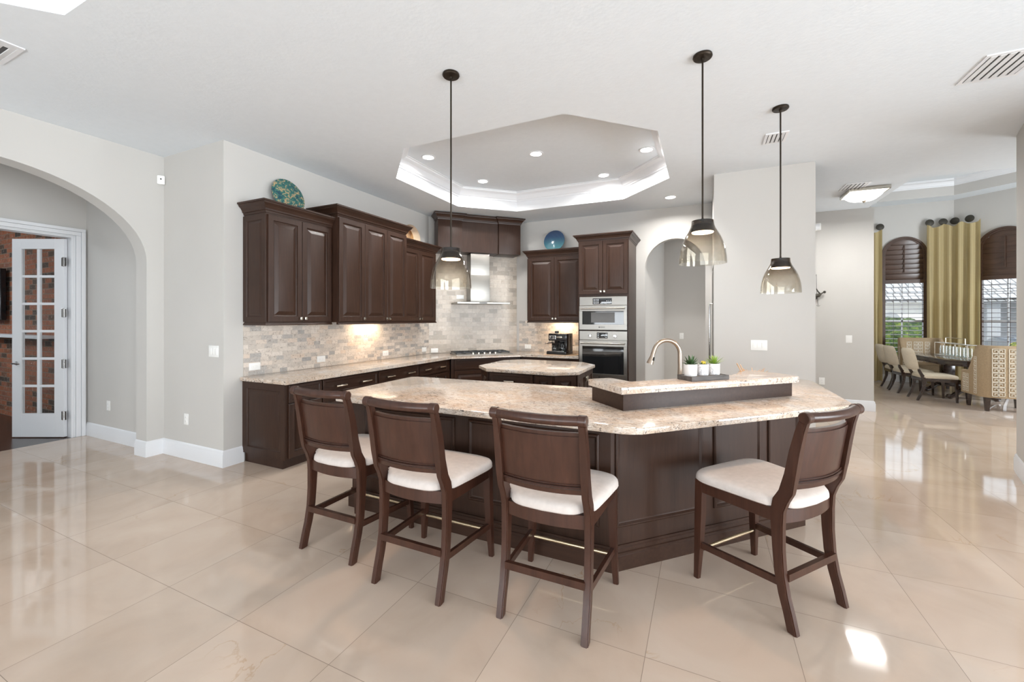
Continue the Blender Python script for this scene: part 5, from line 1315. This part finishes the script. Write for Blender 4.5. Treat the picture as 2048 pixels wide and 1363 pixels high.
# ------------------------------------------------------------------ study wall: television and mantel shelf
o = thing('television', 'black flat television on the brick wall, only its right edge in view', 'television', (-10.55, 2.562, 1.50))
b = B(); b.box(-0.70, 0.70, -0.09, -0.03, 0.0, 0.80, 0.005); b.box(-0.2, 0.2, -0.03, 0.0, 0.25, 0.5); b.build('television_body', 'tv_black', o)
o = thing('mantel_shelf', 'white mantel shelf on the red brick wall seen through the French door', 'shelf', (-9.6, 2.57, 1.24))
b = B(); b.box(-1.6, 1.35, -0.16, 0, 0, 0.045, 0.004); b.build('shelf_board', 'white_trim', o)

# ------------------------------------------------------------------ outside the dining windows
b = B(); b.box(-2, 40, 13.3, 60, -0.15, -0.05); b.build('ground', 'driveway', kind='structure')
b = B(); b.box(2, 14.5, 14.2, 14.9, -0.06, -0.02); tag(b.build('lawn', 'grass', kind='stuff'), 'green lawn strip outside the dining windows', 'grass')
o = thing('neighbour_house', 'white stucco house with grey trim and pale tiled roof outside the dining windows', 'house', (0, 24, -0.05))
b = B(); b.box(2, 10.7, 0, 6, 0, 2.35); b.box(13.2, 24, 0, 6, 0, 2.35); b.box(10.7, 13.2, 1.2, 6, 0, 2.35); b.build('house_wall', 'stucco_white', o)
b = B(); b.box(10.6, 11.0, -0.25, 0.1, 0, 2.35); b.box(12.9, 13.3, -0.25, 0.1, 0, 2.35); b.build('house_trim', 'stucco_grey', o)
b = B(); b.box(11.0, 13.0, 1.0, 1.15, 0, 2.3); b.build('house_door', 'stucco_grey', o)
for x in (6.3, 7.6):
    b = B(); b.prism([(x - 0.35, 0.9)] + [(x + 0.35, 0.9)] + [(x + 0.35 * math.cos(PI * k / 10), 1.5 + 0.35 * math.sin(PI * k / 10)) for k in range(11)], -0.02, 0.04)
    for v in b.bm.verts: v.co = Vector((v.co.x, v.co.z, v.co.y))
    b.build('house_window', 'stucco_grey', o)
b = B(); b.loops([[(1.5, -0.6, 2.4), (24.5, -0.6, 2.4)], [(1.5, 4.5, 5.2), (24.5, 4.5, 5.2)], [(1.5, 4.6, 5.1), (24.5, 4.6, 5.1)], [(1.5, -0.6, 2.28), (24.5, -0.6, 2.28)]], close=False)
b.build('house_roof', 'roof_tile', o)
def bush(loc, r, h, mat, label, seed):
    b = B(); bmesh.ops.create_icosphere(b.bm, subdivisions=4, radius=1)
    for v in b.bm.verts:
        d = v.co.normalized(); k = 1 + 0.22 * noise.noise(d * 3.1 + Vector((seed, 0, 0))) + 0.14 * noise.noise(d * 9 + Vector((seed, 4, 0)))
        v.co = Vector((d.x * r * k, d.y * r * k, h / 2 + d.z * h / 2 * k))
    tag(b.build('garden_bush', mat, loc=loc, sharp=180), label, 'bush')
bush((5.3, 16.3, 0.02), 0.9, 1.5, 'bush', 'rounded green garden bush filling the lower left of the first dining window', 1)
bush((7.0, 18.2, 0.02), 0.7, 1.35, 'bush_yellow', 'yellow-green garden bush low in the middle of the first dining window', 2)
bush((9.7, 18.6, 0.02), 0.8, 1.0, 'bush_yellow', 'yellow garden bush at the lower right of the second dining window', 3)
o = thing('parked_car', 'dark blue-grey car parked outside, seen through the slats of the second window', 'car', (11.7, 20.6, -0.05))
b = B()
prof = [(-2.2, 0.35), (-2.2, 0.75), (-1.9, 0.92), (-1.2, 0.98), (-0.7, 1.42), (0.7, 1.45), (1.3, 1.02), (2.1, 0.92), (2.25, 0.6), (2.2, 0.35)]
b.loops([[(x, y * (0.97 if z > 1.1 else 1), z) for x, z in prof] for y in (-0.85, 0.85)]); b.build('car_body', 'car_paint', o)
for x in (-1.4, 1.4):
    for y in (-0.82, 0.82):
        b = B(); b.lathe([(0.001, -0.1), (0.33, -0.1), (0.33, 0.1), (0.001, 0.1)], (x, y, 0.33), 24, 'Y'); b.build('wheel', 'black_plastic', o)
b = B(); b.loops([[(x, y, z) for x, z in ((-1.05, 1.02), (-0.68, 1.36), (0.66, 1.38), (1.1, 1.03))] for y in (-0.855, 0.855)]); b.build('car_windows', 'black_glass', o)
